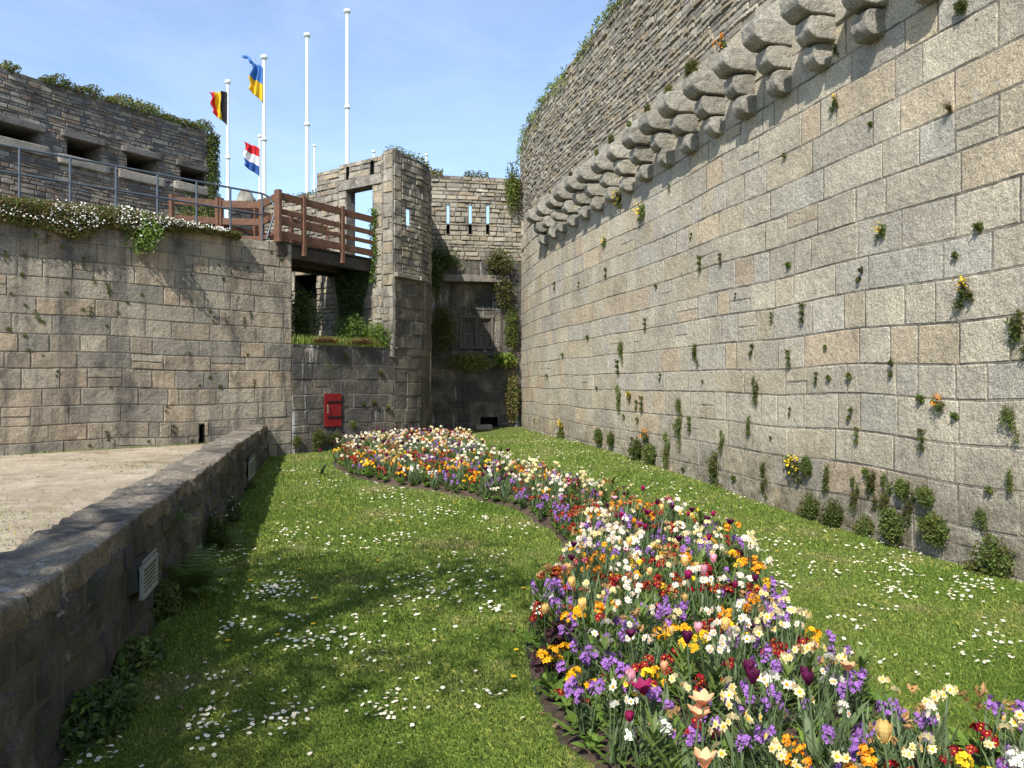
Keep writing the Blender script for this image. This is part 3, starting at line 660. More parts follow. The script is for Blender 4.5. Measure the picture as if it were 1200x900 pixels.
for h in bh:
    a = sum(h['s'])/2; hw = (h['s'][1]-h['s'][0])/2+.12
    c = MB(); rblock(c, BA(a, h['z'][1]+.07, -.02), t_, n_, UP, hw, .1, .075, .2, .012, None, 0, (.17, .16, .145), n=7); obj('lintel', c, 'slate', battery)
    c = MB(); rblock(c, BA(a, h['z'][0]-.06, -.03), t_, n_, UP, hw+.06, .1, .1, .2, .012, None, 0, (.36, .33, .28), n=7); obj('sill', c, 'slate', battery)
# terrace behind the bastion
mb = MB(); mb.add([(-16.6, 4.6, 4.36), (-4.6, 15.9, 4.36), (-4.7, 16.6, 4.36), (-7.6, 19.2, 4.36), (-14.2, 9, 4.36), (-18, 6, 4.36)], [[0, 1, 2, 3, 4, 5]]); tag(obj('terrace', mb, 'terrace', local=True), kind='structure')
mb = MB(); mb.add([(-4.5, 15.7, 2.40), (-2.75, 17.4, 2.40), (-4.4, 18.7, 2.44), (-7.5, 20.7, 2.5), (-6.9, 17.6, 2.44)], [[0, 1, 2, 3, 4]]); tag(obj('ledge_ground', mb, 'lawn', local=True), kind='structure')

# stone pepper-pot turret
c = MB(); X_, Y_ = tz(288)*22.5, 22.5; zt = CH+(450-221)/900*22.5
prof = [(.40, 4.0), (.40, zt-1.2), (.365, zt-.95), (.32, zt-.65), (.26, zt-.35), (.19, zt-.14), (.1, zt-.03), (0.01, zt)]
lathe(c, (X_, Y_, 0), prof, 18, 0, (.33, .31, .26)); tag(obj('stone_turret', c, 'rubble', smooth=True), 'small round stone turret cap rising behind the footbridge', 'turret')

# ------------------------------------------------------------ low garden wall
GL = 15.12*math.sqrt(1+VD*VD)
d_ = np.array([VD, 1.0]); LOW = Path([(-1.13-VD*2.5, -2.5), (-1.13+VD*15.12, 15.12)])
# outward normal must face the lawn (+X)
vents = [((150, 168), (655, 697)), ((285.5, 292), (537, 561)), ((311.5, 314.5), (520, 533))]
mb = MB(); wall(mb, LOW, 0, LOW.L, -0.15, 0.70, .38, rows=(0.14, 0.28), lens=(0.18, 0.6), out=(0.0, 0.05), gap=.022, bev=.025, palette=[(.17, .16, .135), (.13, .12, .105), (.21, .19, .16), (.15, .13, .1)], g=(8, 6), wob=.04, tcap=False)
garden = tag(obj('garden_wall', mb, ['garden', 'rubble_mortar']), 'low mossy stone wall between the gravel walk and the lawn', 'wall')
a = 0.0; c = MB(); t_, n_ = LOW.frame(3)
while a < LOW.L-.05:
    ln = random.uniform(.35, .9); e = min(a+ln, LOW.L); 
    if LOW.L-e < .2: e = LOW.L
    rblock(c, LOW((a+e)/2, .735+random.uniform(-.01, .01), -.19+random.uniform(-.016, .016)), t_, n_, UP, (e-a)/2-.004, .203, .07, .2, .02, None, 0, (1, 1, 1), n=16, seed=a*3, nf=11); a = e
obj('coping', c, 'coping', garden, smooth=True)
for (x0, x1), (y0, y1) in vents:
    sA, sB = LOW.at(x0), LOW.at(x1); zm = LOW.P((x0+x1)/2, (y0+y1)/2)[1]; hz = (LOW.P((x0+x1)/2, y0)[1]-LOW.P((x0+x1)/2, y1)[1])/2*.8; c = MB(); sm = (sA+sB)/2; hw = max((sB-sA)/2, .09)
    hz = min(hz, .14)
    for zz in (zm-hz, zm+hz): plank(c, LOW(sm-hw, zz, .072), LOW(sm+hw, zz, .072), .03, .02)
    for aa in (sm-hw, sm+hw): plank(c, LOW(aa, zm-hz, .072), LOW(aa, zm+hz, .072), .03, .02, up=n_)
    box(c, LOW(sm, zm, .068), t_, n_, UP, hw, .003, hz, mat=1)  # black plate painted as the shade between the slats
    for q in range(9): plank(c, LOW(sm-hw, zm-hz+2*hz*(q+.5)/7, .076), LOW(sm+hw, zm-hz+2*hz*(q+.5)/7, .076), .006, .013)
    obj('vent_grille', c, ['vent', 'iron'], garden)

# ------------------------------------------------------------ footbridge, railing
B0 = np.array([-4.60, 15.35]); B1 = np.array([-3.13, 17.62]); bd = (B1-B0)/np.linalg.norm(B1-B0); bl = np.linalg.norm(B1-B0); bn = np.array([-bd[1], bd[0]]); BWD = 1.45
def bp(a, w, z): q = B0+bd*a+bn*w; return np.array([q[0], q[1], z])
BZ = 4.47
bridge = tag(empty('footbridge', (*((B0+B1)/2), BZ)), 'red-brown timber footbridge spanning from the bastion to the tower gate', 'bridge')
c = MB(); k = 0
while k*.15 < bl: plank(c, bp(k*.15+.07, -.02, BZ-.03), bp(k*.15+.07, BWD+.02, BZ-.03), .14, .04); k += 1
obj('deck', c, 'beam', bridge)
for w in (.06, .06+BWD/2, BWD-.06):
    c = MB(); plank(c, bp(-.1, w, BZ-.19), bp(bl, w, BZ-.19), .12, .25); obj('beam', c, 'beam', bridge)
def fence(pts, zb, heights, postz=(-.25, .98), back=False):
    for (a, w) in pts:
        c = MB(); z0 = postz[0] if a > .2 else -.05
        plank(c, bp(a, w, BZ+z0), bp(a, w, BZ+postz[1]), .09, .09, up=(bd[0], bd[1], 0)); obj('post', c, 'wood', bridge)
    for (p, q) in zip(pts, pts[1:]):
        off = .055 if back else -.055
        for hgt, hh in heights:
            c = MB(); plank(c, bp(p[0], p[1]-off*0, BZ+hgt), bp(q[0], q[1]-off*0, BZ+hgt), .035, hh); obj('rail', c, 'wood', bridge)
H = [(.86, .15), (.56, .11), (.34, .09), (.10, .15)]
s1_, s2_ = .75, 1.75
fence([(-.12, -.06), (.52, -.06), (1.6, -.06), (bl-.02, -.06)], BZ, H)
fence([(-.3, BWD+.06), (.55, BWD+.06), (1.55, BWD+.06), (bl-.02, BWD+.06)], BZ, [(.84, .13), (.40, .11)], back=True)
fence([(-1.05, BWD+.62), (-.35, BWD+.1), (.22, .88), (-.12, 0.0)], BZ+.0, [(.86, .15), (.50, .14), (.16, .09)])

rail = tag(empty('railing', (*LW(LW.at(150), 0, -.25)[:2], 4.4)), 'grey steel railing along the top of the left bastion wall', 'railing')
zt_ = lambda s_: 5.40
pp = [LW.at(x) for x in (-34, 27, 87, 141, 190, 236, 276, 313.5)]
for s_ in pp:
    c = MB(); tube(c, [LW(s_, 4.36, -.22), LW(s_, zt_(s_), -.22)], .021, 8); obj('post', c, 'steel', rail, smooth=True)
for dz in (0, -.42):
    c = MB(); tube(c, [LW(pp[0]-2, 5.40+dz, -.22), LW(pp[-1], 5.40+dz, -.22)], .02, 8); obj('rail', c, 'steel', rail, smooth=True)
c = MB(); q = LW(pp[-1], 5.4, -.22); q2 = bp(-.1, .05, 0); tube(c, [q, (q[0]+.1, q[1]+.1, 5.36), (q2[0], q2[1], 5.1), (q2[0]-.15, q2[1]-.15, 4.45)], .02, 8); obj('brace', c, 'steel', rail, smooth=True)

# ------------------------------------------------------------ flagpoles and flags
poles = [(267, 95, 31, .075, 'white flagpole flying the black, yellow and red flag', 1), (309.5, 66, 29, .085, 'white flagpole flying the blue and yellow flag', 1), (304.5, 159, 40, .07, 'thin white flagpole flying the red, white and blue flag', 1),
         (360, 40, 30, .085, 'bare white flagpole between the flags and the tallest pole', 1), (407, 12, 29, .085, 'tallest bare white flagpole rising behind the gate tower', 1), (368.5, 170, 50, .07, 'short thin bare pole just right of the middle bare flagpole', 0),
         (438, 177, 50, .08, 'pole tip peeping over the gate tower near its doorway', 0), (499.5, 181, 50, .08, 'pole tip peeping over the round side of the gate tower', 0)]
for (px, py, Y_, r_, lab, coll) in poles:
    x = tz(px)*Y_; top = CH+(450-py)/900*Y_; f = tag(empty('flagpole', (x, Y_, 3.5)), lab, 'flagpole', 'white flagpoles behind the ramparts')
    c = MB(); tube(c, [(x, Y_, 3.5), (x, Y_, (3.5+top)/2), (x, Y_, top-.12)], [r_, r_*.95, r_*.72], 12); obj('pole', c, 'white', f, smooth=True)
    c = MB(); lathe(c, (x, Y_, top-.13), [(.02, 0), (r_*1.25, .02), (r_*1.6, .07), (r_*1.6, .12), (r_*1.0, .17), (.005, .19)], 12); obj('finial', c, 'white', f, smooth=True)
    if coll: c = MB(); zc = top-(top-3.5)*.3; lathe(c, (x, Y_, zc), [(r_*.95, -.06), (r_*1.35, -.05), (r_*1.35, .05), (r_*.95, .06)], 12); obj('collar', c, 'white', f, smooth=True)
def flag(name, Y_, quad, mats, vertical, lab, amp=.12, tail=None):
    """cloth hung between four corners TL TR(hoist top) BR BL given as sight lines at its own distance, with folds"""
    nu, nv = 30, 24; P = [np.array([tz(x)*Y_, Y_, CH+(450-y)/900*Y_]) for x, y in quad]; U, V = np.meshgrid(np.linspace(0, 1, nu+1), np.linspace(0, 1, nv+1), indexing='ij')
    Q = ((1-U)*(1-V))[..., None]*P[0] + (U*(1-V))[..., None]*P[1] + (U*V)[..., None]*P[2] + ((1-U)*V)[..., None]*P[3]
    k = (1-U); Q[..., 1] += amp*k**.7*np.sin(U*15+V*3)+.35*amp*np.sin(V*8+U*9)*k; Q[..., 2] += .25*amp*np.sin(U*9+1)*k; Q[..., 0] += .35*amp*np.sin(V*9)*k
    c = MB(); i, j = np.meshgrid(np.arange(nu), np.arange(nv), indexing='ij'); q = (i*(nv+1)+j).ravel(); n3 = len(mats)
    mi = (np.minimum((j if vertical is False else i)*n3//(nv if not vertical else nu), n3-1)).ravel()
    c.add(Q.reshape(-1, 3), np.stack([q, q+1, q+nv+2, q+nv+1], 1), mi)
    if tail:
        T = [np.array([tz(x)*Y_, Y_-.03*k_, CH+(450-y)/900*Y_]) for k_, (x, y) in enumerate(tail)]
        for a_, b_ in zip(T, T[1:]): plank(c, a_, b_, .02, .1, mat=0)
    o = obj(name, c, mats, smooth=True); sm = o.modifiers.new('thickness', 'SOLIDIFY'); sm.thickness = .008; tag(o, lab, 'flag'); return o
flag('flag', 30.9, [(245, 108), (265.5, 107), (265.5, 146), (248, 132)], ['f_red', 'f_yellow', 'f_black'], True, 'flag of upright black, yellow and red bands furled in the wind', .14)
flag('flag', 28.9, [(294, 72), (307.5, 78), (308, 120), (290, 104)], ['f_blue', 'f_yellow'], False, 'torn flag of blue over yellow with a ribbon trailing off its corner', .14, [(295, 74), (291, 67), (289, 68), (285, 67)])
flag('flag', 39.9, [(286, 166), (303.5, 173), (303.5, 206), (285, 194)], ['f_red', 'f_white', 'f_dblue'], False, 'small flag of red, white and blue level bands', .14)

# ------------------------------------------------------------ plants on the walls
def clump(name, label, cat, P, n, size, mats, w=None, group=None, nrm=None, sq=.45, extra=None, r=None, aspect=.55):
    c = MB(); k = len(mats); w = w or [1/k]*k
    for i, (m, q) in enumerate(zip(mats, w)):
        nn = int(n*q); pts = P(nn); leaves(c, pts, size, i, nrm, aspect)
    if extra: extra(c, len(mats))
    return tag(obj(name, c, mats), label, cat, group)
# white-flowered mat hanging over the bastion top
def mat_pts(n, lo, hi, drop, thick=.3, path=LW, ztop=4.45, o=(-.25, .3)):
    a = rng.uniform(lo, hi, n); h = (.55+.45*vn(np.stack([a*.9, a*0, a*0+3], -1)))
    v = rng.random(n); z = ztop+.28*(1-v*1.0)*h*np.clip((hi+.1-a)/2.2, .12, 1)+.02 - (v**1.3)*drop*np.clip((hi+.1-a)/1.5, .3, 1)*(.35+.9*np.clip(vn(np.stack([a*1.7, a*0+9, a*0], -1))+.5, 0, 1.4))
    oo = np.where(z > ztop, rng.uniform(o[0], o[1]*.8, n), rng.uniform(.02, o[1]*.9, n)*(1-.3*v)); return path(a, z, oo)
c = MB(); lo, hi = LW.at(-60)-3, LW.at(278)
for mi_, nn, sz_ in ((0, 21000, .02), (1, 15000, .02), (2, 8500, .03)): leaves(c, mat_pts(nn, lo, hi, .42), sz_, mi_)
P_ = mat_pts(3600, lo, LW.at(262), .33); P_ += np.array([.05, -.05, .03]); keep = vn(P_*1.5+7) > -.25; leaves(c, P_[keep], .015, 3, nrm=(.4, -.7, .6), aspect=.95, spread=.5)
tag(obj('trailing_plant', c, ['leaf', 'leaf_olive', 'dry', 'p_daisy']), 'long cushion of small white daisies spilling over the top of the bastion wall', 'plant')
ap, zp = LW.P(163, 277); cpt = LW(ap, zp, .15)
clump('trailing_plant', 'bright green shrub hanging out of the bastion wall below the white flowers', 'plant', lambda n: blob(n, cpt, (.38, .16, .34), .6), 1000, .035, ['leaf_bright', 'leaf', 'p_white'], [.6, .36, .04])
# growth on the battery top, in separate clumps
for (x0, x1, hgt, lab) in ((3, 22, .15, 'small weed at the left end of the battery wall top'), (50, 118, .26, 'wide yellow-green shrub growing along the battery wall top'), (122, 212, .24, 'long low yellow-green shrub on the battery wall top nearer the corner'), (213, 252, .28, 'yellow-green shrub on the end corner of the battery wall top')):
    lo, hi = BA.at(x0), BA.at(x1)
    clump('wall_shrub', lab, 'shrub', lambda n: (lambda a, v: BA(a, 7.76+hgt*v*(.5+.6*np.clip(vn(np.stack([a*3, 0*a, 0*a], -1))+.4, 0, 1)), rng.uniform(-.35, .13, n)))(rng.uniform(lo, hi, n), rng.random(n)), int(1700*(hi-lo)), .03, ['leaf_olive', 'leaf_lime', 'leaf', 'dry'], [.45, .15, .28, .12])
# ivy on the battery end
def ivy_pts(path, a0, a1, zf0, zf1, thick=.12):
    def f(n):
        a = rng.uniform(a0, a1, n*2); z = rng.uniform(zf0, zf1, n*2); k = vn(np.stack([a*2.2, z*1.6, a*0+2], -1)) > -.75; a, z = a[k][:n], z[k][:n]
        return path(a, z, rng.uniform(.02, thick, len(a)))
    return f
clump('ivy', 'ivy climbing the right end of the battery wall', 'ivy', ivy_pts(BA, BA.at(241), BA.L+.02, 4.4, 7.7, .28), 5200, .032, ['leaf', 'leaf_dark', 'leaf_olive'], [.4, .4, .2], nrm=(.6, -.6, .2))
clump('ivy', 'ivy patch low on the battery wall left of its end', 'ivy', lambda n: blob(n, BA(BA.at(222), 5.6, .1), (.6, .6, .5), .7), 1500, .032, ['leaf', 'leaf_dark', 'dry'], [.5, .3, .2])
# dark ivy under the bridge
def ivy_cone(n):
    v = rng.random(n); z = 2.7+1.55*v; hw = .12+.42*v; a = GA.at(417)+ (rng.random(n)*2-1)*hw; return GA(a, z, .05+rng.random(n)*.4*(1-((a-GA.at(417))/(hw+.01))**2*.6))
clump('ivy', 'dark ivy column hanging under the footbridge at the gate', 'ivy', ivy_cone, 6500, .03, ['leaf_dark', 'leaf'], [.85, .15], nrm=(-.2, -.9, .2))
clump('ivy', 'light green ivy strand beside the bridge end on the gate tower', 'ivy', lambda n: (lambda z: GA(GA.at(440.5)+.07*vn(np.stack([z*3, 0*z, 0*z], -1))+rng.normal(0, .05, n), z, rng.uniform(.03, .14, n)))(rng.uniform(3.9, 5.6, n)), 900, .028, ['leaf_bright', 'leaf_dark'], [.6, .4])
# growth on the ledge
def ledge_pts(x0, x1, h, yb=(0.0, 1.2)):
    def f(n):
        a = rng.uniform(CU.at(x0), CU.at(x1), n); w = rng.uniform(*yb, n); v = rng.random(n)
        hh = h*(.4+.8*np.clip(vn(np.stack([a*2.5, w*2.5, 0*a], -1))+.45, 0, 1.2)); return CU(a, 2.42+hh*v, -w)
    return f
clump('shrub', 'leafy green shrub on the ledge beside the bastion corner under the bridge', 'shrub', lambda n: np.array([0, 0, 0])+blob(n, (-4.75, 17.1, 3.05), (.5, .5, .7), .5), 3800, .03, ['leaf', 'leaf_dark', 'leaf_bright'], [.5, .35, .15])
clump('shrub', 'tall weeds in the middle of the ledge below the hanging ivy', 'shrub', lambda n: blob(n, (-3.62, 17.2, 2.75), (.42, .4, .42), .5), 2600, .028, ['leaf', 'leaf_bright'], [.55, .45])
clump('shrub', 'pale green weeds at the tower end of the grassy ledge', 'shrub', lambda n: blob(n, (-3.05, 17.25, 2.65), (.33, .3, .36), .5), 1900, .028, ['leaf_bright', 'leaf_lime'], [.65, .35])
c = MB()
for _ in range(6500):
    a = random.uniform(0.0, CU.L-.05); w = random.uniform(-.03, 1.0); p = CU(a, 2.41, -w); blade(c, p, random.uniform(0, 6.3), random.uniform(.1, .26), .012, random.uniform(.3, 1.2), 0, 2, .2)
for _ in range(520):
    a = random.choice([random.gauss(.75, .14), random.gauss(1.65, .16)]); a = min(max(a, .02), CU.L-.02)
    p = CU(a, 2.45, 0.02); blade(c, p, math.atan2(-.707, .707)+random.uniform(-.7, .7), random.uniform(.12, .34), .012, random.uniform(1.6, 2.6), 1, 3, .5)
tag(obj('ledge_grass', c, ['blade', 'dry']), 'rough grass hanging over the ledge of the low dark wall', 'grass', kind='stuff')
# corner climbers
TWs = TW
def on(path, px, py, o=.1): a, z = path.P(px, py); return path(a, z, o)
cl = [('climbing green ivy on the corner wall beside the round tower above the niche', RC, 520, 305, (.5, .15, .35), 1300, ['leaf', 'leaf_dark']),
      ('dark ivy strand hugging the tower edge left of the niche', RC, 511, 322, (.22, .15, .8), 1500, ['leaf_dark', 'leaf']),
      ('yellow-flecked shrub growing below the niche at the left of the shuttered window', RC, 519, 385, (.42, .22, .75), 2400, ['leaf_olive', 'leaf', 'leaf_lime', 'dry']),
      ('hanging shrub with brown stems under the shuttered window', RC, 547, 424, (.75, .2, .3), 2200, ['leaf', 'leaf_lime', 'dry', 'leaf_olive']),
      ('bushy shrub in the wall corner above the niche lintel', RC, 583, 308, (.42, .3, .42), 1900, ['leaf_olive', 'twig', 'leaf']),
      ('wine-coloured climber in the corner below the niche lintel', RC, 590, 345, (.3, .25, .5), 1600, ['leaf_wine', 'leaf_olive', 'leaf']),
      ('green creeper in the far corner beside the shuttered window', RC, 598, 385, (.22, .25, .7), 1700, ['leaf', 'leaf_olive']),
      ('bright lime-green fig leaves in the far corner below the window level', RC, 590, 422, (.38, .3, .24), 700, ['leaf_lime', 'leaf_bright']),
      ('creeper reaching the grass at the foot of the far corner', RC, 599, 465, (.25, .3, .8), 2200, ['leaf_olive', 'leaf', 'dry']),
      ('ivy over the top of the far corner where the two walls meet', RC, 599, 222, (.25, .3, .8), 1700, ['leaf_olive', 'leaf_lime', 'leaf']),]
for lab, path, px, py, rad, nn, ms in cl:
    ctr = on(path, px, py, .22); clump('climbing_plant', lab, 'climber', lambda n: blob(n, ctr, rad, .6), nn, .034 if 'fig' not in lab else .06, ms, None)
for x0, x1, lab in ((505, 519, 'low yellow-green tuft on the corner wall top next to the tower'), (545, 573, 'bushy tuft on the corner wall top above the arrow slits')):
    lo, hi = RC.at(x0), RC.at(x1); clump('wall_shrub', lab, 'shrub', lambda n: RC(rng.uniform(lo, hi, n), 7.7+.2*rng.random(n)**1.3, rng.uniform(-.3, .06, n)), 600, .03, ['leaf_olive', 'leaf', 'dry'])
clump('wall_shrub', 'thin moss and weeds crowning the round gate tower', 'shrub', lambda n: TW(rng.uniform(0, 1.9, n), 6.84+.14*rng.random(n)**1.5+.05*vn(np.stack([rng.random(n)*9, rng.random(n), rng.random(n)], -1)), rng.uniform(-.25, .05, n)), 900, .028, ['leaf_olive', 'leaf', 'leaf_lime'])
clump('wall_shrub', 'weeds along the top of the parapet wall behind the bridge', 'shrub', lambda n: PB(rng.uniform(.5, PB.L-.3, n), 6.33+.12*rng.random(n)**1.5, rng.uniform(-.3, .06, n)), 900, .03, ['leaf_olive', 'leaf', 'leaf_lime'])
# ivy line along the rampart top edge
for i, (y0_, y1_) in enumerate(((10.5, 12.5), (13.5, 17), (17.5, 24))):
    lo, hi = [RW.at(600+900*float(rw_x(y))/y) for y in (y0_, y1_)]
    lab = ['sparse weeds on the rampart top edge near the upper frame', 'yellow-green growth midway along the rampart top edge', 'thick yellow-green growth at the far end of the rampart top edge'][i]
    clump('wall_shrub', lab, 'shrub', lambda n: (lambda a: RW(a, 8.88-.25*rng.random(n)*np.clip(vn(np.stack([a*2, 0*a, 0*a], -1))+.5, 0, 1)*(i+.4)+.1*rng.random(n), rng.uniform(-.2, .12, n)))(rng.uniform(lo, hi, n)), [700, 1500, 2600][i], .03, ['leaf_olive', 'leaf_lime', 'leaf'])

# crevice plants on the rampart: prototypes then copies
def proto_tuft(kind, seed):
    c = MB(); r_ = {'tuft': .05, 'bush': .17, 'tall': .1, 'yellow': .09, 'orange': .09, 'grass': .1}[kind]
    root = empty('crevice_plant')
    if kind == 'grass':
        for _ in range(160): blade(c, (random.gauss(0, .02), 0, 0), random.uniform(-2.4, -.7), random.uniform(.15, .42), .006, random.uniform(1.8, 2.7), 1 if random.random() < .6 else 0, 3, .3)
        obj('foliage', c, ['leaf', 'dry'], root, local=True); return root
    n = {'tuft': 110, 'bush': 1500, 'tall': 420, 'yellow': 190, 'orange': 190}[kind]
    rad = {'tuft': (.05, .04, .05), 'bush': (.15, .11, .17), 'tall': (.08, .06, .2), 'yellow': (.07, .05, .09), 'orange': (.07, .05, .08)}[kind]
    lobes = [(random.gauss(0, rad[0]*.55), -rad[1]*random.uniform(.2, .9), random.gauss(0, rad[2]*.55), random.uniform(.35, .8)) for _ in range({'tuft': 3, 'bush': 7, 'tall': 7}.get(kind, 4))]
    if kind == 'bush': lobes = [(0, -rad[1]*.6, 0, .95)]*3+[(random.gauss(0, rad[0]*.4), -rad[1]*.7, random.gauss(0, rad[2]*.4), random.uniform(.45, .7)) for _ in range(4)]
    for lx, ly, lz, ls in lobes:
        m_ = max(12, int(n*1.5*ls/len(lobes))); p_ = blob(m_, (lx, ly, lz), np.array(rad)*ls, .8); p_[:, 1] = np.minimum(p_[:, 1], -.004); leaves(c, p_, .016, random.choice([0, 0, 1])); leaves(c, p_[:m_//4]+rng.normal(0, .012, (m_//4, 3)), .017, 1)
    for _ in range(14 if kind == 'tuft' else 26): blade(c, (random.gauss(0, rad[0]*.4), -.01, random.gauss(0, rad[2]*.3)), -math.pi/2+random.gauss(0, .8), random.uniform(.5, 1.25)*max(rad), .005, random.uniform(.2, 1.8), random.choice([0, 1, 3]), 3, random.uniform(.1, .9))
    for _ in range(5): tube(c, [(0, .02, -.02), (random.gauss(0, .02), -.03, 0), (random.gauss(0, rad[0]*.6), -rad[1], random.uniform(-.5, .8)*rad[2])], [.004, .003, .002], 4, 2)
    obj('foliage', c, ['leaf', 'leaf_olive', 'twig', 'dry'], root, local=True)
    if kind in ('yellow', 'orange'):
        c = MB(); pts = blob(15, (0, -rad[1]*1.0, rad[2]*.5), (rad[0], rad[1], rad[2]), .4)
        for p in pts: leaves(c, np.repeat([p], 3, 0)+rng.normal(0, .005, (3, 3)), .011, 0, aspect=.9)
        obj('blossoms', c, ['p_yellow' if kind == 'yellow' else 'p_orange'], root, local=True)
    return root
protos = {}
used = set()
def crev(path, px, py, kind, sc=1.0, label=None, cat='plant', group=None):
    key = (kind, int(px) % 4); sc *= {'tall': .75, 'bush': .88, 'tuft': .8}.get(kind, .9); a, z = path.P(px, py)
    if key not in protos: protos[key] = proto_tuft(kind, 1); o = protos[key]
    else: o = copytree(protos[key])
    p = path(a, z, .01); t_, n_ = path.frame(a); o.location = p; o.rotation_euler = (0, random.uniform(-.2, .2), math.atan2(n_[1], n_[0])+math.pi/2); o.scale = (sc,)*3
    tag(o, label, cat, group); return o
G1 = 'weeds rooted in the joints of the granite rampart'
big = [(935, 547, 'yellow', 1.7, 'tall yellow wallflower spilling from the lower granite wall beside a round bush'), (949, 547, 'bush', .75, 'round green bush touching the tall yellow wallflower on the rampart'),
 (955, 593, 'bush', 1.0, 'green bush low on the rampart, leftmost of the pair below the yellow wallflower'), (983, 601, 'bush', 1.05, 'green bush low on the rampart, right one of the pair below the yellow wallflower'),
 (1002, 583, 'tall', .95, 'narrow upright weed just right of the pair of low bushes'), (1019, 616, 'bush', .8, 'small bush at the foot of the rampart between two bigger bushes'), (1053, 618, 'bush', 1.15, 'large round bush near the foot of the rampart under two small tufts'),
 (1061, 573, 'bush', .65, 'small bush above the large round bush on the rampart'), (1090, 582, 'bush', .75, 'reddish-green bush directly above the largest hanging bush'), (1102, 620, 'bush', 1.15, 'wide olive bush hanging low on the rampart toward the right'),
 (1175, 655, 'bush', 1.35, 'biggest round bush growing at the foot of the rampart at the right'), (1153, 608, 'tall', .8, 'slender plant with orange specks left of the biggest round bush'), (1103, 474, 'orange', .95, 'wallflower with orange-red blooms on the lower right rampart'),
 (840, 548, 'tall', 2.1, 'long ivy-like strip hanging down the lower rampart, tallest there'), (782, 531, 'tall', 1.5, 'narrow green strip at the rampart foot right of three bushes'), (766, 532, 'bush', 1.35, 'rightmost bush of the cluster at the far rampart foot'), (751, 526, 'bush', 1.3, 'leftmost bush of the cluster at the far rampart foot'),
 (759, 512, 'orange', 1.5, 'orange-flowered plant above the cluster at the far rampart foot'), (705, 512, 'bush', 1.1, 'round bush at the far rampart foot, left of a smaller one'), (719, 513, 'bush', .85, 'smaller round bush at the far rampart foot'), (660, 500, 'yellow', 2.0, 'yellow-flowered bush at the farthest part of the rampart foot'),
 (739, 464, 'yellow', 1.0, 'small yellow-flowered tuft at mid height of the far rampart'), (896, 550, 'tall', .9, 'leafy strip on the lower rampart, upper of two close together'), (896, 570, 'tall', .8, 'leafy strip on the lower rampart, lower of two close together'),
 (1033, 270, 'yellow', .9, 'yellow wallflower on the open face of the rampart below the corbels'), (1132, 338, 'yellow', 1.15, 'greenish yellow-flowered weed on the right part of the rampart'), (980, 118, 'yellow', .8, 'yellow-flowered weed in a crack just below the nearest corbels'),
 (727, 233, 'yellow', 1.9, 'orange-yellow wallflower hanging under the middle corbels'), (753, 249, 'yellow', 1.7, 'yellow wallflower below and right of the middle corbels'), (709, 283, 'yellow', 1.1, 'yellow weed on the far rampart below the corbel shadows'),
 (1025, 42, 'grass', .85, 'tuft of dry brown grass hanging beside the nearest corbel'), (1115, 133, 'grass', .5, 'wispy grass tuft high on the right rampart'), (1130, 8, 'bush', .5, 'green tuft at the upper frame edge of the rampart'), (980, 58, 'tall', .55, 'green plant in the corbel shadow right of a corbel stack')]
for px, py, k, sc, lab in big: crev(RW, px, py, k, sc, lab, 'bush' if k == 'bush' else 'plant', G1)
small = [(968, 407), (1047, 427), (957, 443), (972, 443), (996, 441), (1082, 467), (1122, 487), (1185, 490), (927, 480), (999, 482), (904, 513), (971, 563), (1018, 553), (1024, 566), (1038, 585), (1066, 593), (1187, 567), (729, 409), (816, 412), (725, 430),
 (824, 447), (886, 461), (726, 470), (747, 472), (753, 473), (797, 475), (732, 488), (748, 492), (797, 500), (809, 497), (742, 514), (802, 550), (862, 560), (879, 501), (660, 416), (627, 492), (1022, 145), (920, 183), (926, 310), (1120, 300), (1196, 383), (845, 304), (821, 309),
 (711, 317), (651, 333), (679, 332), (811, 275), (785, 220), (883, 407), (1011, 318), (1150, 265), (863, 345), (905, 372), (757, 380), (941, 367), (1081, 515), (1160, 575), (840, 570), (1005, 510), (770, 335), (690, 395), (642, 440), (700, 455), (775, 440), (846, 520), (925, 420)]
for i, (px, py) in enumerate(small):
    zone = ['far end', 'left of the middle', 'middle', 'right of the middle', 'near end', 'nearest edge'][min(5, max(0, (px-600)//100))]; hgt = 'top' if py < 250 else ('upper' if py < 370 else ('middle' if py < 450 else ('lower' if py < 520 else 'lowest')))
    crev(RW, px, py, random.choice(['tuft', 'tuft', 'tuft', 'tall']) if py > 380 else 'tuft', random.uniform(.7, 1.35) if px > 760 else random.uniform(1.0, 1.6), f'small green weed in a joint of the rampart, {hgt} courses, {zone}', 'plant', G1)
# plants on top of the corbels
for k, kind, sc in ((1, 'bush', .7), (3, 'orange', 1.6), (4, 'bush', 1.1), (5, 'bush', .7), (6, 'bush', .6), (7, 'tuft', 1.8), (8, 'bush', .7), (9, 'bush', .5), (11, 'bush', .5), (13, 'tuft', 1.5)):
    s = corbel_s[k+1] + .2; o = crev(RW, 800, 300, kind, sc, f'{["green fern tuft", "orange-flowered wallflower"][kind == "orange"]} growing on a rampart corbel', 'plant', 'plants growing on top of the corbels'); o.location = RW(s-.2, CH+4.38, .38)
ordn = ['nearest', 'second nearest', 'third nearest', 'fourth nearest', 'fifth nearest', 'sixth nearest', 'seventh nearest', 'eighth nearest', 'ninth nearest', 'farthest']
for i, o in enumerate([o for o in COL.objects if o.get('group') == 'plants growing on top of the corbels']):
    o['label'] = ('orange-flowered wallflower' if 'orange' in o['label'] else 'green tuft')+f' on top of the corbels, {ordn[i]} of those planted corbels'
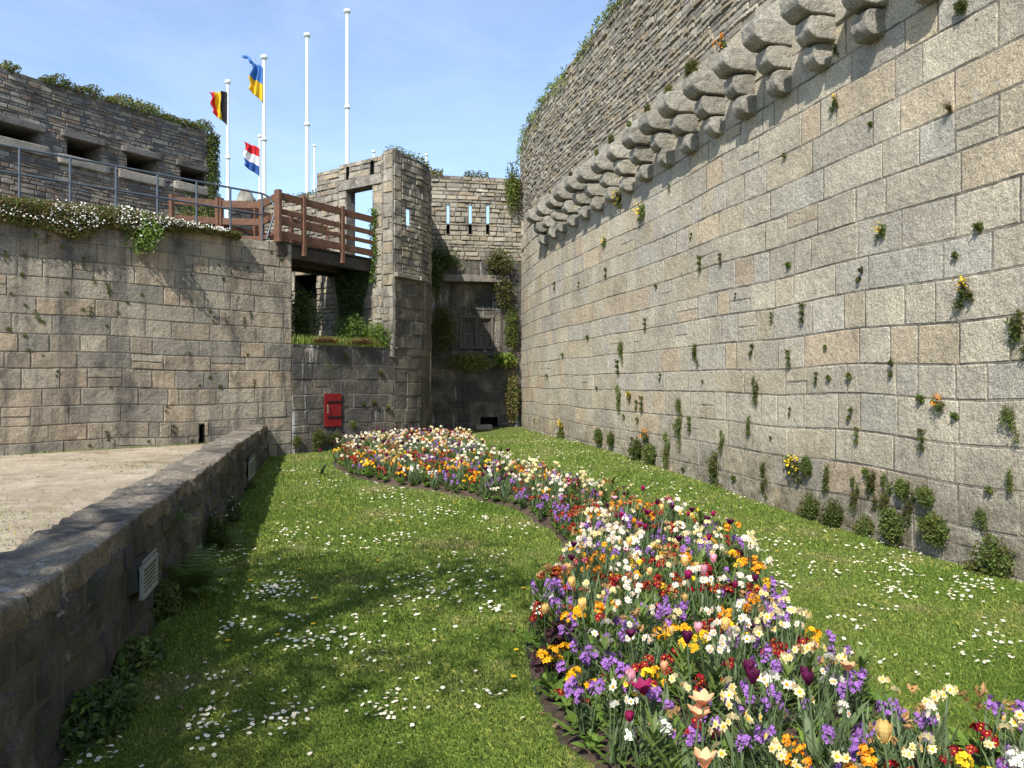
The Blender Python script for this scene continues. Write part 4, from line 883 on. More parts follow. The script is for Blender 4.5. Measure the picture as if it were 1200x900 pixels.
# weeds in the joints of the bastion and dark walls
G2 = 'weeds rooted in the joints of the bastion wall'
bw = [(5, 300), (28, 300), (42, 276), (55, 278), (72, 290), (84, 309), (97, 311), (26, 322), (98, 303), (109, 329), (125, 338), (78, 343), (12, 344), (30, 358), (138, 366), (124, 382), (166, 345), (150, 355), (41, 368), (50, 377), (28, 394), (32, 410), (50, 417), (67, 436), (105, 365), (256, 311), (262, 327), (276, 313), (290, 314), (330, 305), (279, 349), (246, 365), (251, 372), (264, 376), (285, 377), (293, 369), (46, 375),
      (222, 414), (290, 416), (246, 442), (258, 453), (130, 454), (195, 477), (234, 452), (297, 449), (203, 500), (224, 517), (174, 517), (104, 522), (60, 532), (125, 511), (8, 386), (96, 363), (318, 296)]
for i, (px, py) in enumerate(bw):
    hgt = 'upper' if py < 345 else ('middle' if py < 430 else 'lowest'); sd = 'left' if px < 120 else ('middle' if px < 240 else 'right')
    crev(LW, px, py, 'tuft', random.uniform(.7, 1.2), f'small weed in a joint of the bastion wall, {hgt} courses, {sd} part', 'plant', G2).scale.y *= .35
for (px, py, k, sc) in ((372, 512, 'bush', 1.3), (390, 515, 'bush', 1.2), (413, 498, 'bush', .6), (436, 472, 'tuft', 2), (444, 437, 'tuft', 1.8), (452, 478, 'tuft', 2), (405, 418, 'tall', .7), (347, 516, 'bush', .7), (424, 474, 'tuft', 1.4)):
    crev(CU, px, py, k, sc, {'bush': 'leafy weed at the foot of the dark wall near the red hatch', 'tuft': 'small weed in the dark wall right of the red hatch', 'tall': 'weed hanging just below the grassy ledge'}[k], 'plant', 'weeds on the dark wall')

# ------------------------------------------------------------ flower bed
outline = [(700, 905), (655, 875), (628, 815), (615, 765), (622, 725), (655, 690), (668, 655), (648, 625), (600, 597), (540, 582), (470, 572), (410, 560), (388, 545), (400, 530), (440, 522), (500, 517), (548, 519),
           (575, 545), (640, 563), (720, 590), (800, 620), (868, 652), (900, 690), (912, 735), (960, 785), (1030, 830), (1110, 868), (1210, 905), (1420, 1000), (790, 1000)]
BED = np.array([ground(*p) for p in outline])
def inside(P, poly=BED):
    x, y = P[:, 0], P[:, 1]; r_ = np.zeros(len(P), bool); n = len(poly)
    for i in range(n):
        (x0, y0), (x1, y1) = poly[i], poly[(i+1) % n]
        c_ = ((y0 > y) != (y1 > y)) & (x < (x1-x0)*(y-y0)/(y1-y0+1e-12)+x0); r_ ^= c_
    return r_
def edist(P, poly=BED):
    d = np.full(len(P), 1e9); n = len(poly)
    for i in range(n):
        a, b = poly[i], poly[(i+1) % n]; ab = b-a; t = np.clip(((P-a)@ab)/(ab@ab), 0, 1); d = np.minimum(d, np.linalg.norm(P-(a+t[:, None]*ab), axis=1))
    return d
# soil: fine grid clipped to the outline
gx, gy = np.meshgrid(np.arange(BED[:, 0].min()-.1, BED[:, 0].max()+.1, .05), np.arange(BED[:, 1].min()-.1, BED[:, 1].max()+.1, .05), indexing='ij')
Pg = np.stack([gx.ravel(), gy.ravel()], 1); ins = inside(Pg); dd = edist(Pg)
Zs = gz(gx, gy).ravel()+np.where(ins, .012+.05*sstep(dd/.25)+.012*vn(np.stack([gx.ravel()*12, gy.ravel()*12, 0*gx.ravel()], -1)), -.05)
nx_, ny_ = gx.shape; i, j = np.meshgrid(np.arange(nx_-1), np.arange(ny_-1), indexing='ij'); q = (i*ny_+j).ravel(); F = np.stack([q, q+ny_, q+ny_+1, q+1], 1)
near = (ins | (dd < .06)); F = F[near[F].all(1)]
mb = MB(); mb.add(np.column_stack([Pg, Zs]), F); tag(obj('flowerbed_soil', mb, 'soil', local=True), kind='structure')
# metal edging strip round the bed
c = MB(); E = []
for k in range(0, 13):
    a, b = BED[k], BED[k+1]; 
    for u in np.linspace(0, 1, 8, endpoint=False): E.append(a+(b-a)*u)
E = np.array(E); Es = E.copy()
for _ in range(6): Es[1:-1] = (Es[:-2]+Es[1:-1]+Es[2:])/3
tube(c, np.column_stack([Es, gz(Es[:, 0], Es[:, 1])+.008]), .005, 6); tag(obj('edging_strip', c, 'steel', smooth=True), 'thin grey metal edging strip along the left side of the flower bed', 'edging')

def floret(c, p, nrm, r, mat, cmat=None, petals=5, cup=.2, crad=.3):
    """a small flower: petals round a centre"""
    nrm = np.asarray(nrm, float); nrm /= np.linalg.norm(nrm); a = np.cross(nrm, [.3, .9, .2]); a /= np.linalg.norm(a); b = np.cross(nrm, a); p = np.asarray(p, float)
    V, F = [], []
    for k in range(petals):
        t0 = 2*math.pi*k/petals+random.uniform(-.1, .1); w = math.pi/petals*.95
        e = lambda t, rr, h: p+(a*math.cos(t)+b*math.sin(t))*rr*r+nrm*h*r
        i = len(V); V += [p+nrm*.02*r, e(t0-w, .65, cup*.6), e(t0, 1.0*random.uniform(.9, 1.1), cup), e(t0+w, .65, cup*.6)]; F.append([i, i+1, i+2, i+3])
    c.add(V, F, mat)
    if cmat is not None:
        an = np.arange(5)*2*math.pi/5; V = [p+nrm*.22*r]+[p+(a*math.cos(t)+b*math.sin(t))*r*crad+nrm*.1*r for t in an]; c.add(V, [[0, k+1, (k+1) % 5+1] for k in range(5)], cmat)
def tulip_bloom(c, p, h, r, mat, open_=.3, tilt=(0, 0)):
    for k in range(6):
        t0 = k*math.pi/3+random.uniform(-.1, .1); inner = k % 2; V = []
        seg = 5
        for i in range(seg+1):
            u = i/seg; rad = r*(math.sin(min(u*1.25, 1)*math.pi/2)*(1-.0*u) + (open_*1.4-.35)*u*u)*(1 if not inner else .88); z = h*u*(1-.25*open_*u); w = r*.75*math.sin(math.pi*(u*.88+.1))**.7
            d = np.array([math.cos(t0), math.sin(t0), 0]); sd = np.array([-d[1], d[0], 0]); q = np.array(p)+d*rad+np.array([tilt[0]*z, tilt[1]*z, z])
            V += [q-sd*w-d*w*.3, q+d*.001, q+sd*w-d*w*.3]
        F = []
        for i in range(seg): F += [[3*i, 3*i+1, 3*i+4, 3*i+3], [3*i+1, 3*i+2, 3*i+5, 3*i+4]]
        c.add(V, F, mat)
def strap(c, n, h, w, mat, sp=.05, lean=.25, bend=.6):
    for _ in range(n): blade(c, (random.gauss(0, sp*.5), random.gauss(0, sp*.5), 0), random.uniform(0, 6.3), h*random.uniform(.6, 1.1), w*random.uniform(.7, 1.2), bend*random.uniform(.2, 1.6), mat, 4, lean*random.uniform(.1, 1.2), tint=(1, 1, 1))
def rosette(c, n, r, mat, z=.01):
    for _ in range(n): blade(c, (random.gauss(0, .015), random.gauss(0, .015), z), random.uniform(0, 6.3), r*random.uniform(.7, 1.2), r*.5, random.uniform(.5, 1.2), mat, 4, random.uniform(.5, 1.1))
MATS = {}
def make(kind, var):
    """returns list of (part name, MB, mats)"""
    st, fo, bl = MB(), MB(), MB(); out = []
    if kind.split('_')[0] in ('tulip', 'narcissus', 'wallflower', 'faded'):
        for _ in range(9): blade(fo, (random.gauss(0, .02), random.gauss(0, .02), 0), random.uniform(0, 6.3), random.uniform(.09, .17), random.uniform(.018, .034), random.uniform(.4, 1.2), 1, 4, random.uniform(.4, 1.1))
    if kind.startswith('tulip'):
        col = kind.split('_')[1]; h = random.uniform(.26, .36); lx, ly = random.gauss(0, .03), random.gauss(0, .03)
        tube(st, [(0, 0, 0), (lx*.4, ly*.4, h*.5), (lx, ly, h)], [.005, .0045, .004], 5)
        for _ in range(3): blade(fo, (0, 0, 0), random.uniform(0, 6.3), random.uniform(.2, .3), .045, random.uniform(.3, 1.0), 0, 5, random.uniform(.15, .5))
        tulip_bloom(bl, (lx, ly, h), random.uniform(.048, .066), random.uniform(.021, .027), 0, random.choice([.1, .25, .45, .9]) if col != 'plum' else random.choice([.2, .5, .8]))
        return [('stem', st, ['leaf_grey']), ('foliage', fo, ['leaf_grey', 'leaf_bright']), ('bloom', bl, ['p_'+col])]
    if kind == 'narcissus' or kind == 'narcissus_cream':
        ns = random.choice([2, 3, 4])
        strap(fo, 16, .27, .014, 0, .06, .22, .7)
        bls = []
        for _ in range(ns):
            bl = MB(); bls.append(bl)
            h = random.uniform(.22, .35); x, y = random.gauss(0, .05), random.gauss(0, .05); tube(st, [(x*.3, y*.3, 0), (x*.7, y*.7, h*.6), (x, y, h)], [.004, .0035, .003], 4)
            for q in range(random.choice([3, 4, 5])):
                a = random.uniform(0, 6.3); d = np.array([math.cos(a), math.sin(a), random.uniform(-.1, .6)]); floret(bl, np.array([x, y, h])+d*.024, d, random.uniform(.018, .024), 0, 1, 6, .05, .36)
        return [('stem', st, ['leaf_grey']), ('foliage', fo, ['leaf_grey', 'leaf_bright'])]+[('bloom', b_, ['p_white', 'p_orange'] if kind == 'narcissus' else ['p_cream', 'p_gold']) for b_ in bls]
    if kind.startswith('primrose'):
        col = kind.split('_')[1]; rosette(fo, 13, .1, 0)
        n = 15; cx = [(random.gauss(0, .04), random.gauss(0, .045), random.uniform(.12, .2)) for _ in range(4)]
        bls = [MB() for _ in cx]
        for q in range(32):
            ctr = cx[q % 4]; bl = bls[q % 4]; a = random.uniform(0, 6.3); el = random.uniform(.1, 1); d = np.array([math.cos(a)*(1-el*.6), math.sin(a)*(1-el*.6), el]); floret(bl, np.array(ctr)+d*.028, d, random.uniform(.015, .02), 0, 1, 5, .12, .22 if col == 'red' else .32)
        for ctr in cx: tube(st, [(0, 0, 0), (ctr[0]*.6, ctr[1]*.6, ctr[2]*.6), ctr], [.004, .003, .003], 4)
        cen = {'red': 'p_yellow', 'orange': 'p_orange', 'gold': 'p_orange', 'white': 'p_yellow', 'magenta': 'p_yellow', 'yellow': 'p_gold'}[col]
        return [('stem', st, ['leaf']), ('foliage', fo, ['leaf_bright'])]+[('bloom', b_, ['p_'+col if col != 'orange' else 'p_gold', cen]) for b_ in bls]
    if kind.startswith('wallflower'):
        col = kind.split('_')[1]
        bls = []
        for _ in range(random.choice([3, 4, 5])):
            bl = MB(); bls.append(bl)
            h = random.uniform(.14, .26); x, y = random.gauss(0, .05), random.gauss(0, .05); tube(st, [(x*.3, y*.3, 0), (x*.7, y*.7, h*.6), (x, y, h)], [.004, .0035, .002], 4)
            for q in range(14): u = random.uniform(.1, .8); blade(fo, (x*u, y*u, h*u), random.uniform(0, 6.3), random.uniform(.05, .09), .011, random.uniform(-.2, .8), 0, 2, random.uniform(.5, 1.1))
            for q in range(22):
                a = random.uniform(0, 6.3); z = random.uniform(-.035, .018); d = np.array([math.cos(a), math.sin(a), .7]); floret(bl, np.array([x, y, h+z])+np.array([d[0], d[1], 0])*random.uniform(.008, .024), d, random.uniform(.010, .014), 0, None, 4, .1)
        return [('stem', st, ['leaf_grey']), ('foliage', fo, ['leaf_grey', 'leaf_bright'])]+[('bloom', b_, ['p_'+col]) for b_ in bls]
    if kind == 'leafy':
        rosette(fo, 12, .1, 0); return [('foliage', fo, ['leaf_bright'])]
    if kind == 'blades':
        strap(fo, 22, .3, .016, 0, .09, .25, .8); return [('foliage', fo, ['leaf_grey', 'leaf_bright'])]
    if kind == 'lilyleaf':
        for z in np.linspace(.02, .24, 8):
            for _ in range(4): blade(fo, (0, 0, z), random.uniform(0, 6.3), random.uniform(.08, .14), .025, .5, 0, 3, 1.0-z*2)
        return [('foliage', fo, ['leaf'])]
    if kind == 'wine':
        pts = blob(140, (0, 0, .1), (.1, .1, .09), .5); leaves(fo, pts, .024, 0, aspect=.8); return [('foliage', fo, ['leaf_wine'])]
    if kind == 'faded':
        strap(fo, 10, .3, .012, 0, .06); 
        for _ in range(4):
            a = random.uniform(0, 6.3); p = np.array([random.gauss(0, .04), random.gauss(0, .04), random.uniform(.2, .33)]); leaves(bl, blob(9, p, (.02, .02, .02)), .016, 0)
        return [('foliage', fo, ['leaf_grey', 'leaf_bright']), ('bloom', bl, ['p_brown'])]
KN = {'tulip_plum': ('tulip', 'dark purple tulip'), 'tulip_magenta': ('tulip', 'magenta tulip'), 'tulip_pink': ('tulip', 'pink tulip'), 'tulip_peach': ('tulip', 'peach tulip'), 'tulip_butter': ('tulip', 'butter-yellow tulip'),
      'narcissus': ('narcissus', 'clump of white narcissi with orange eyes'), 'narcissus_cream': ('narcissus', 'clump of cream narcissi'), 'primrose_red': ('primrose', 'dark red primrose with yellow eyes'), 'primrose_orange': ('primrose', 'golden orange primrose'),
      'primrose_yellow': ('primrose', 'bright yellow primrose'), 'primrose_white': ('primrose', 'white primrose'), 'primrose_magenta': ('primrose', 'magenta primrose'), 'wallflower_purple': ('wallflower', 'purple wallflower'), 'wallflower_orange': ('wallflower', 'orange wallflower'),
      'wallflower_white': ('wallflower', 'white-flowering stock'), 'leafy': ('leaf_rosette', 'bright green leaf rosette'), 'blades': ('leaf_tuft', 'tuft of long narrow grey-green leaves'), 'lilyleaf': ('lily_shoot', 'leafy green lily shoot without flowers'), 'wine': ('dark_leaf_plant', 'low plant with wine-dark leaves'), 'faded': ('faded_narcissus', 'clump of withered brown narcissi')}
PROB = {'tulip_plum': .035, 'tulip_magenta': .03, 'tulip_pink': .012, 'tulip_peach': .015, 'tulip_butter': .02, 'narcissus': .12, 'narcissus_cream': .075, 'primrose_red': .105, 'primrose_orange': .045, 'primrose_yellow': .018, 'primrose_white': .012, 'primrose_magenta': .01,
        'wallflower_purple': .09, 'wallflower_orange': .03, 'wallflower_white': .008, 'leafy': .115, 'blades': .10, 'lilyleaf': .05, 'wine': .014, 'faded': .02}
SHORTG = {'narcissus': 'white narcissi', 'narcissus_cream': 'cream narcissi', 'primrose_red': 'dark red primroses', 'blades': 'tufts of narrow leaves', 'faded': 'withered narcissi', 'lilyleaf': 'lily shoots', 'wine': 'wine-dark plants', 'wallflower_white': 'white stocks'}
NEARP, FARP = {}, {}; BEDOBJ = []
def bedplant(kind, x, y, near):
    v = random.randrange(4 if near else 3); store = NEARP if near else FARP; key = (kind, v)
    if key not in store:
        parts = make(kind, v)
        if near:
            r_ = empty(KN[kind][0])
            stem_ = None
            for nm, m_, ms in parts:
                q_ = obj(nm, m_, ms, stem_ if (nm == 'bloom' and stem_) else r_, local=True)
                if nm == 'stem': stem_ = q_
            if len(parts) == 1: pass
        else:
            big_ = MB(); ms_all = []
            for nm, m_, ms in parts:
                for V_, T_, (F_, mi_) in zip(m_.v, m_.t, m_.order): pass
                off = big_.n; big_.v += m_.v; big_.t += m_.t
                for F_, mi_ in m_.order: big_.order.append((F_+off, mi_+len(ms_all)))
                big_.n += m_.n; ms_all += ms
            r_ = obj(KN[kind][0], big_, ms_all, local=True)
        store[key] = r_; o = r_
    else: o = copytree(store[key])
    z = float(gz(x, y))+.045; sc = random.uniform(.78, 1.12); o.location = (x, y, z); o.rotation_euler = (random.gauss(0, .06), random.gauss(0, .06), random.uniform(0, 6.3)); o.scale = (sc,)*3
    o['_k'] = kind; BEDOBJ.append(o)
    zone = 'nearest the camera' if y < 4.6 else ('in the near half of the bed' if y < 7 else ('in the middle of the bed' if y < 10.5 else 'at the far end of the bed'))
    tag(o, f'{KN[kind][1]} {zone}', KN[kind][0].replace('_', ' '), f'{SHORTG.get(kind, KN[kind][1]+"s")} in the flower bed'); return o
pts = []; cell = {}
cand = np.column_stack([rng.uniform(BED[:, 0].min(), BED[:, 0].max(), 60000), rng.uniform(BED[:, 1].min(), BED[:, 1].max(), 60000)])
cand = cand[inside(cand)]; ed = edist(cand); cand = cand[ed > .045]
for p in cand:
    rmin = .098 if p[1] < 9 else .128
    kx, ky = int(p[0]/.15), int(p[1]/.15); ok = True
    for dx in (-1, 0, 1):
        for dy in (-1, 0, 1):
            for q_ in cell.get((kx+dx, ky+dy), ()):
                if (q_[0]-p[0])**2+(q_[1]-p[1])**2 < rmin*rmin: ok = False
    if ok: cell.setdefault((kx, ky), []).append(p); pts.append(p)
kinds = list(PROB); pw = np.array([PROB[k] for k in kinds]); pw /= pw.sum(); cnt = {}
edp = edist(np.array(pts))
for p, e_ in zip(pts, edp):
    if p[1] < 2.35: continue
    w = pw.copy()
    # drifts
    for i_, k in enumerate(kinds):
        w[i_] *= math.exp(1.5*float(vn(np.array([p[0]*.9+i_*7.3, p[1]*.9, i_*3.1]))))
        if k.startswith('narcissus') and p[1] > 13: w[i_] *= 1.7
        if e_ < .2 and (k.startswith('narc') or k.startswith('tulip') or k == 'blades'): w[i_] *= .35
        if e_ < .2 and (k.startswith('primrose') or k == 'leafy'): w[i_] *= 1.5
    k = random.choices(kinds, w)[0]; cnt[k] = cnt.get(k, 0)+1
    bedplant(k, p[0], p[1], p[1] < 8.5)
print('bed plants', len(pts), cnt)
# hero tulips seen singly in the photo
for px, py, k, lab in ((1053, 1000, 'tulip_butter', 'wide open butter-yellow tulip in the right foreground'), (752, 925, 'tulip_magenta', 'open magenta tulip in the left foreground of the bed'), (880, 886, 'tulip_plum', 'dark purple tulip with a pale base in the right half of the foreground'), (827, 1037, 'tulip_peach', 'large peach tulip cut by the lower frame edge'), (846, 712, 'tulip_pink', 'pink tulip standing up at the right side of the bed'), (737, 868, 'tulip_pink', 'pale pink open tulip in the left half of the foreground'), (861, 819, 'tulip_butter', 'creamy yellow tulip above the dark purple foreground tulip'), (808, 950, 'tulip_peach', 'peach-pink cup tulip in the foreground centre of the bed'), (667, 690, 'tulip_plum', 'dark plum tulip leaning over the inner bend of the bed'),
                       (376, 558, 'tulip_magenta', 'lone dark magenta tulip standing in the grass left of the bed'), (655, 722, 'tulip_butter', 'butter-yellow tulip leaning out over the lawn at the inner bend')):
    x, y = ground(px, py); o = bedplant(k, x, y, y < 8.5); o['label'] = lab; o.location.z = float(gz(x, y))+.01
    if px == 1053: o.scale = (1.2,)*3

SHORT = {'tulip_plum': 'plum tulip', 'tulip_magenta': 'magenta tulip', 'tulip_pink': 'pink tulip', 'tulip_peach': 'peach tulip', 'tulip_butter': 'butter-yellow tulip', 'narcissus': 'white narcissi', 'narcissus_cream': 'cream narcissi',
         'primrose_red': 'red primrose', 'primrose_orange': 'orange primrose', 'primrose_yellow': 'yellow primrose', 'primrose_white': 'white primrose', 'primrose_magenta': 'magenta primrose', 'wallflower_purple': 'purple wallflower', 'wallflower_orange': 'orange wallflower',
         'wallflower_white': 'white stock', 'leafy': 'green rosette', 'blades': 'grey-green blades', 'lilyleaf': 'lily shoot', 'wine': 'wine-dark plant', 'faded': 'withered narcissi'}
XY = np.array([(o.location.x, o.location.y) for o in BEDOBJ]); HERO = {id(o) for o in BEDOBJ[len(pts)-sum(1 for p in pts if p[1] < 2.35):]}
wid = {}
for i_, o in enumerate(BEDOBJ):
    k = o['_k']; d2 = ((XY-XY[i_])**2).sum(1); nb = np.argsort(d2)[1:3]; a_, b_ = [SHORT[BEDOBJ[j]['_k']] for j in nb]
    x, y = XY[i_]; row = XY[np.abs(XY[:, 1]-y) < .4][:, 0]; u = (x-row.min())/(row.max()-row.min()+1e-6)
    if id(o) not in HERO:
        zone = 'foreground' if y < 4.6 else ('near' if y < 7 else ('middle' if y < 10.5 else 'far')); side = 'left' if u < .25 else ('central' if u < .72 else 'right')
        o['label'] = f'{SHORT[k]}, {side} {zone} part of bed, ' + (f'between {a_} and {b_}' if a_ != b_ else f'beside two {a_}')
for o in BEDOBJ: del o['_k']

# ------------------------------------------------------------ lawn details
def free(P):
    X, Y = P[:, 0], P[:, 1]; return (~inside(P)) & (X > -1.08+VD*Y) & (X < rw_x(Y)-.05) & (Y < 22.3-.0*X) & ((Y-X < 19.9)|(Y > 22))
# grass blades
def grass(n, y0, y1, ln, w, name, lab):
    y = 1/(1/y0+(1/y1-1/y0)*rng.random(n)) if True else rng.uniform(y0, y1, n)
    x = rng.uniform(-.72, .72, n)*y; P = np.stack([x, y], 1); P = P[free(P)]; n = len(P); z = gz(P[:, 0], P[:, 1])
    an = rng.uniform(0, 2*math.pi, n); l = ln*rng.uniform(.45, 1.25, n)*(1+.35*vn(np.stack([P[:, 0]*2, P[:, 1]*2, 0*z], -1))); ww = w*(P[:, 1]/y0)**.8*rng.uniform(.7, 1.3, n)
    d = np.stack([np.cos(an), np.sin(an), 0*an], 1); sdv = np.stack([-d[:, 1], d[:, 0], 0*an], 1); b = np.column_stack([P, z]); le = rng.uniform(.1, .9, n)
    tip = b+d*(l*le)[:, None]+np.array([0, 0, 1])*(l*(1-.35*le))[:, None]; mid = b+d*(l*le*.3)[:, None]+np.array([0, 0, 1])*(l*.6)[:, None]
    V = np.stack([b-sdv*ww[:, None]*.5, b+sdv*ww[:, None]*.5, mid+sdv*ww[:, None]*.45, tip, mid-sdv*ww[:, None]*.45], 1).reshape(-1, 3); i = np.arange(n)[:, None]*5
    c = MB(); c.add(V, i+[0, 1, 2, 3, 4]); tag(obj(name, c, 'blade'), lab, 'grass', kind='stuff')
grass(330000, 2.9, 7.5, .036, .0042, 'grass', 'short mown grass of the near lawn')
grass(230000, 7.5, 24, .045, .008, 'grass', 'short mown grass of the far lawn')
# daisies
def daisy_mesh(c, p, r, nrm):
    floret(c, p, nrm, r, 0, 1, 8, .08, .38)
root = MB(); daisy_mesh(root, (0, 0, .04), .0115, (0, -.15, 1)); tube(root, [(0, 0, 0), (0, 0, .034)], .0012, 4, 2)
proto = obj('daisy', root, ['p_daisy', 'p_yellow', 'leaf'], local=True)
patches = [(620, 620, .35, 22), (610, 712, .28, 16), (350, 780, .9, 75), (260, 775, .5, 30), (430, 720, .8, 45), (200, 850, .35, 26), (480, 885, .6, 34), (400, 880, .4, 18), (330, 650, 1.0, 40), (460, 640, .7, 20), (540, 690, .7, 14), (300, 700, .6, 22),
           (450, 590, 1.5, 55), (560, 600, 1.0, 25), (1000, 680, .5, 45), (965, 712, .35, 42), (1110, 770, .5, 26), (1060, 790, .5, 24), (1180, 720, .4, 30), (1080, 655, .7, 45), (1190, 690, .6, 22), (1150, 800, .35, 12), (850, 600, 1.2, 110), (760, 570, 1.5, 120), (660, 540, 1.8, 130), (940, 650, .7, 55), (600, 525, 2.0, 60), (710, 545, 1.8, 80), (350, 580, 1.2, 25), (170, 870, .4, 14), (560, 650, 1.6, 45), (1040, 640, .6, 36), (380, 560, 1.2, 22), (1120, 680, .5, 20)]
D = []
for px, py, sd_, n in patches:
    x, y = ground(px, py); sub = [(x+random.gauss(0, sd_*.6), y+random.gauss(0, sd_*.8)) for _ in range(max(2, n//9))]
    for _ in range(int(n*(1.9 if px < 600 else 1.2))): s_ = random.choice(sub); D.append((s_[0]+random.gauss(0, sd_*.16), s_[1]+random.gauss(0, sd_*.2)))
D += [tuple(r_) for r_ in np.column_stack([(lambda y: [rng.uniform(-.6, .6, 260)*y, y])(rng.uniform(3, 18, 260))]).T.reshape(-1, 2)[:0]]
yy = rng.uniform(3.2, 20, 260); D += list(zip(rng.uniform(-.5, .66, 260)*yy, yy))
D = np.array(D); D = D[free(D) & (D[:, 1] > 2.6)]; D = D[np.argsort(D[:, 1])]; rest = MB(); first = True
for i_, (x, y) in enumerate(D):
    z = float(gz(x, y)); sc = random.uniform(.8, 1.2)
    if i_ < 300:
        o = proto if first else proto.copy()
        if not first: COL.objects.link(o)
        first = False; o.location = (x, y, z); o.scale = (sc,)*3; o.rotation_euler = (random.gauss(0, .25), random.gauss(0, .25), random.uniform(0, 6))
        side = 'left of the bed' if x < 1.0 else 'right of the bed'; ln_ = ('left third' if x < -.6 else ('middle' if x < .2 else 'close to the bed')) if x < 1.0 else ('close to the bed' if rw_x(y)-x > 1.6 else 'close to the rampart'); bz = 'nearest the camera' if y < 4 else ('a bit farther' if y < 5 else ('middle distance' if y < 6.2 else 'farther back')); tag(o, f'white daisy, lawn {side}, {ln_}, {bz}', 'daisy', 'white daisies in the lawn')
    else: daisy_mesh(rest, (x, y, z+.035*sc), .013*sc*(1+.01*y), (random.gauss(0, .2), random.gauss(-.15, .2), 1))
tag(obj('daisies', rest, ['p_daisy', 'p_yellow', 'leaf']), 'many white daisies scattered over the farther lawn', 'daisies', kind='stuff')
# dandelions
c = MB()
for q in range(3): floret(c, (0, 0, .03+.002*q), (0, 0, 1), .018-.004*q, 0, None, 11, .15)
tube(c, [(0, 0, 0), (0, 0, .03)], .0016, 4, 1); dp = obj('dandelion', c, ['p_yellow', 'leaf'], local=True)
for i_, (px, py) in enumerate([(293, 685), (351, 671), (394, 680), (369, 706), (367, 737), (267, 757), (338, 628), (410, 640), (468, 614), (412, 612), (395, 588), (443, 661), (613, 694), (1036, 663), (975, 665), (1129, 693), (1151, 695), (910, 650), (150, 815), (672, 527), (518, 585), (533, 593), (127, 848), (325, 750), (602, 800), (605, 768)]):
    x, y = ground(px, py); o = dp if i_ == 0 else dp.copy()
    if i_: COL.objects.link(o)
    o.location = (x, y, float(gz(x, y))); o.scale = (1.1,)*3; tag(o, 'yellow dandelion in the lawn '+('right' if x > 1.0 else 'left')+' of the flower bed', 'dandelion', 'yellow dandelions in the lawn')
# fallen petals and dead leaves
lp = None
for i_, (px, py) in enumerate([(215, 838), (268, 828), (355, 712), (170, 783), (512, 640), (612, 605), (640, 700), (600, 745), (585, 742), (648, 860), (630, 842)]):
    x, y = ground(px, py)
    if lp is None: c = MB(); blade(c, (0, 0, 0), 0, .05, .022, .6, 0, 4, 1.2); lp = o = obj('fallen_leaf', c, 'dry', local=True)
    else: o = lp.copy(); COL.objects.link(o)
    o.location = (x, y, float(gz(x, y))+.03); o.rotation_euler = (0, 0, random.uniform(0, 6)); tag(o, 'dry curled leaf lying on the lawn left of the bed', 'leaf', 'fallen leaves and petals on the lawn')

# ------------------------------------------------------------ ferns and weeds along the low wall
def fern(c, n, ln):
    for _ in range(n):
        a = random.uniform(-1.6, 1.6); le = random.uniform(.2, .9); L_ = ln*random.uniform(.7, 1.1); h = np.array([math.cos(a), math.sin(a), 0]); sd = np.array([-h[1], h[0], 0]); pos = np.zeros(3); an = le
        for i in range(16):
            d = h*math.sin(an)+np.array([0, 0, math.cos(an)]); pos = pos+d*L_/16; an += 1.1/16; w = L_*.2*math.sin(math.pi*min(1, (i+2)/17))
            for sg in (-1, 1):
                tip = pos+sd*sg*w+d*w*.35-np.array([0, 0, w*.2]); c.add([pos, pos+d*L_/34, tip, pos-d*L_/60], [[0, 1, 2, 3]], 0, np.ones(3)*random.uniform(.8, 1.2))
for (px, py, n, ln, lab) in ((212, 705, 34, .55, 'large dark green fern at the foot of the low wall'), (250, 645, 22, .36, 'smaller fern behind the large one beside the low wall'), (168, 760, 12, .22, 'small fern below the nearest vent of the low wall')):
    x, y = ground(px, py); x = max(x, -1.05+VD*y); c = MB(); fern(c, n, ln); o = obj('fern', c, 'leaf', local=True); o.location = (x, y, float(gz(x, y))); tag(o, lab, 'fern')
for (y, r_, h, n, lab, ms) in ((3.5, .2, .22, 1700, 'dark leafy weeds at the near end of the low wall foot', ['leaf_dark', 'leaf']), (4.3, .17, .16, 1200, 'low creeping weeds by the low wall before the small fern', ['leaf_dark', 'leaf', 'leaf_olive']), (5.2, .12, .26, 900, 'upright weed below the nearest vent grille', ['leaf', 'leaf_olive']),
                               (7.4, .16, .3, 1200, 'bushy weed against the low wall behind the ferns', ['leaf_dark', 'leaf', 'leaf_olive']), (8.6, .16, .3, 900, 'weed with white specks halfway along the low wall', ['leaf', 'leaf_dark', 'p_daisy']), (11, .12, .14, 400, 'small weed toward the far end of the low wall', ['leaf', 'leaf_olive'])):
    x = -1.13+VD*y+r_*.45; z = float(gz(x, y))+h*.45
    clump('weed', lab, 'weed', lambda n_: np.maximum(blob(n_, (x, y, z), (r_*.8, r_*1.5, h*.6), .6), [[-1.08+VD*y-.3, -9, 0]]), n, .022, ms, [.6, .4] if len(ms) == 2 else [.55, .4, .05] if 'white' in lab else [.4, .35, .25])
for (px, py, lab) in ((198, 612, 'fern rooted high in the face of the low wall above the large fern'), (95, 600, 'moss-like weed on the gravel beside the low wall')):
    if py == 612:
        a, z = LOW.P(px, py+5); p = LOW(a, z, .02); c = MB(); fern(c, 12, .2); o = obj('fern', c, 'leaf', local=True); o.location = p; tag(o, lab, 'fern')

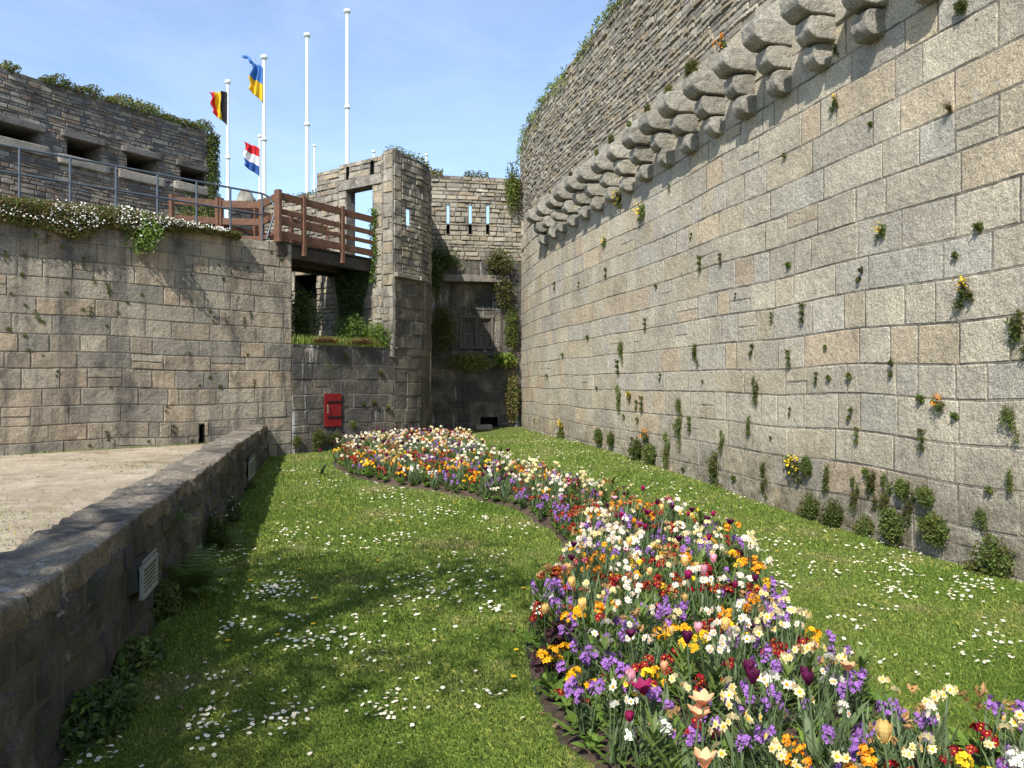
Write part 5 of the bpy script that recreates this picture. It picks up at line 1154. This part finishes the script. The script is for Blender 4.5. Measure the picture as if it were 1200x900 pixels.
c = MB()
for _ in range(2600):
    if random.random() < .45: y = random.uniform(4.2, 15); x = -1.62+VD*y-abs(random.gauss(0, .12))
    elif random.random() < .5: x0_ = random.uniform(-7.8, -5); x = x0_; y = x+20-.05-abs(random.gauss(0, .06))
    else: ctr_ = random.choice([(-4.6, 6.6), (-3.9, 5.8), (-5.6, 7.6), (-5.2, 10.5)]); x, y = ctr_[0]+random.gauss(0, .35), ctr_[1]+random.gauss(0, .3)
    if x > -1.6+VD*y: continue
    blade(c, (x, y, .45+.04*float(sstep((y-8)/6))), random.uniform(0, 6.3), random.uniform(.02, .06), .006, random.uniform(.2, 1.2), 0, 2, .4)
tag(obj('gravel_weeds', c, 'blade'), 'thin grass growing through the gravel beside the low wall', 'grass', kind='stuff')
c = MB()
for _ in range(1500):
    y = random.uniform(5, 14.5); x = random.uniform(-9, -1.7+VD*y)
    if y-x > 19.8: continue
    q_ = random.uniform(.006, .02); leaves(c, [(x, y, .455+.04*float(sstep((y-8)/6)))], q_, 0, nrm=(0, 0, 3), aspect=.8)
tag(obj('pebbles', c, 'slab'), 'loose pebbles lying on the gravel walk', 'pebbles', kind='stuff')

# ------------------------------------------------------------ trees behind the camera that shade the lawn
def tree(x, y, h, crown, n, lab, seed):
    t = tag(empty('tree', (x, y, .45)), lab, 'tree'); c = MB()
    tube(c, [(x, y, .4), (x+.1, y, h*.3), (x+.05, y+.1, h*.6), (x, y, h*.95)], [.22, .17, .12, .04], 10)
    for k in range(11):
        a = k*2.4; z0 = h*random.uniform(.45, .8); e = crown[0]*.85; tube(c, [(x, y, z0), (x+math.cos(a)*e*.5, y+math.sin(a)*e*.5, z0+.5), (x+math.cos(a)*e, y+math.sin(a)*e, z0+.8)], [.07, .045, .015], 6)
    obj('trunk', c, 'bark', t, smooth=True)
    c = MB()
    for k in range(34):
        d = np.random.default_rng(seed*100+k).normal(size=3); d /= np.linalg.norm(d); ctr = np.array([x, y, h*.82])+d*np.array(crown)*random.uniform(.35, 1); leaves(c, blob(n//34, ctr, (.62, .62, .45), .5), .06, 0)
    obj('crown', c, 'leaf', t)
tree(-4.2, -1.3, 9.3, (1.7, 2.3, 1.5), 3800, 'leafy tree on the gravel behind the camera, nearer one', 1)
tree(-4.9, -4.6, 9.0, (1.6, 1.8, 1.6), 3000, 'second leafy tree on the gravel behind the camera', 2)
for o in bpy.data.objects:
    if '_w' in o: del o['_w']
for o in COL.objects:
    if o.parent is None and o.get('category') in ('wall', 'tower', 'bridge', 'railing', 'tree'): o['kind'] = 'thing'
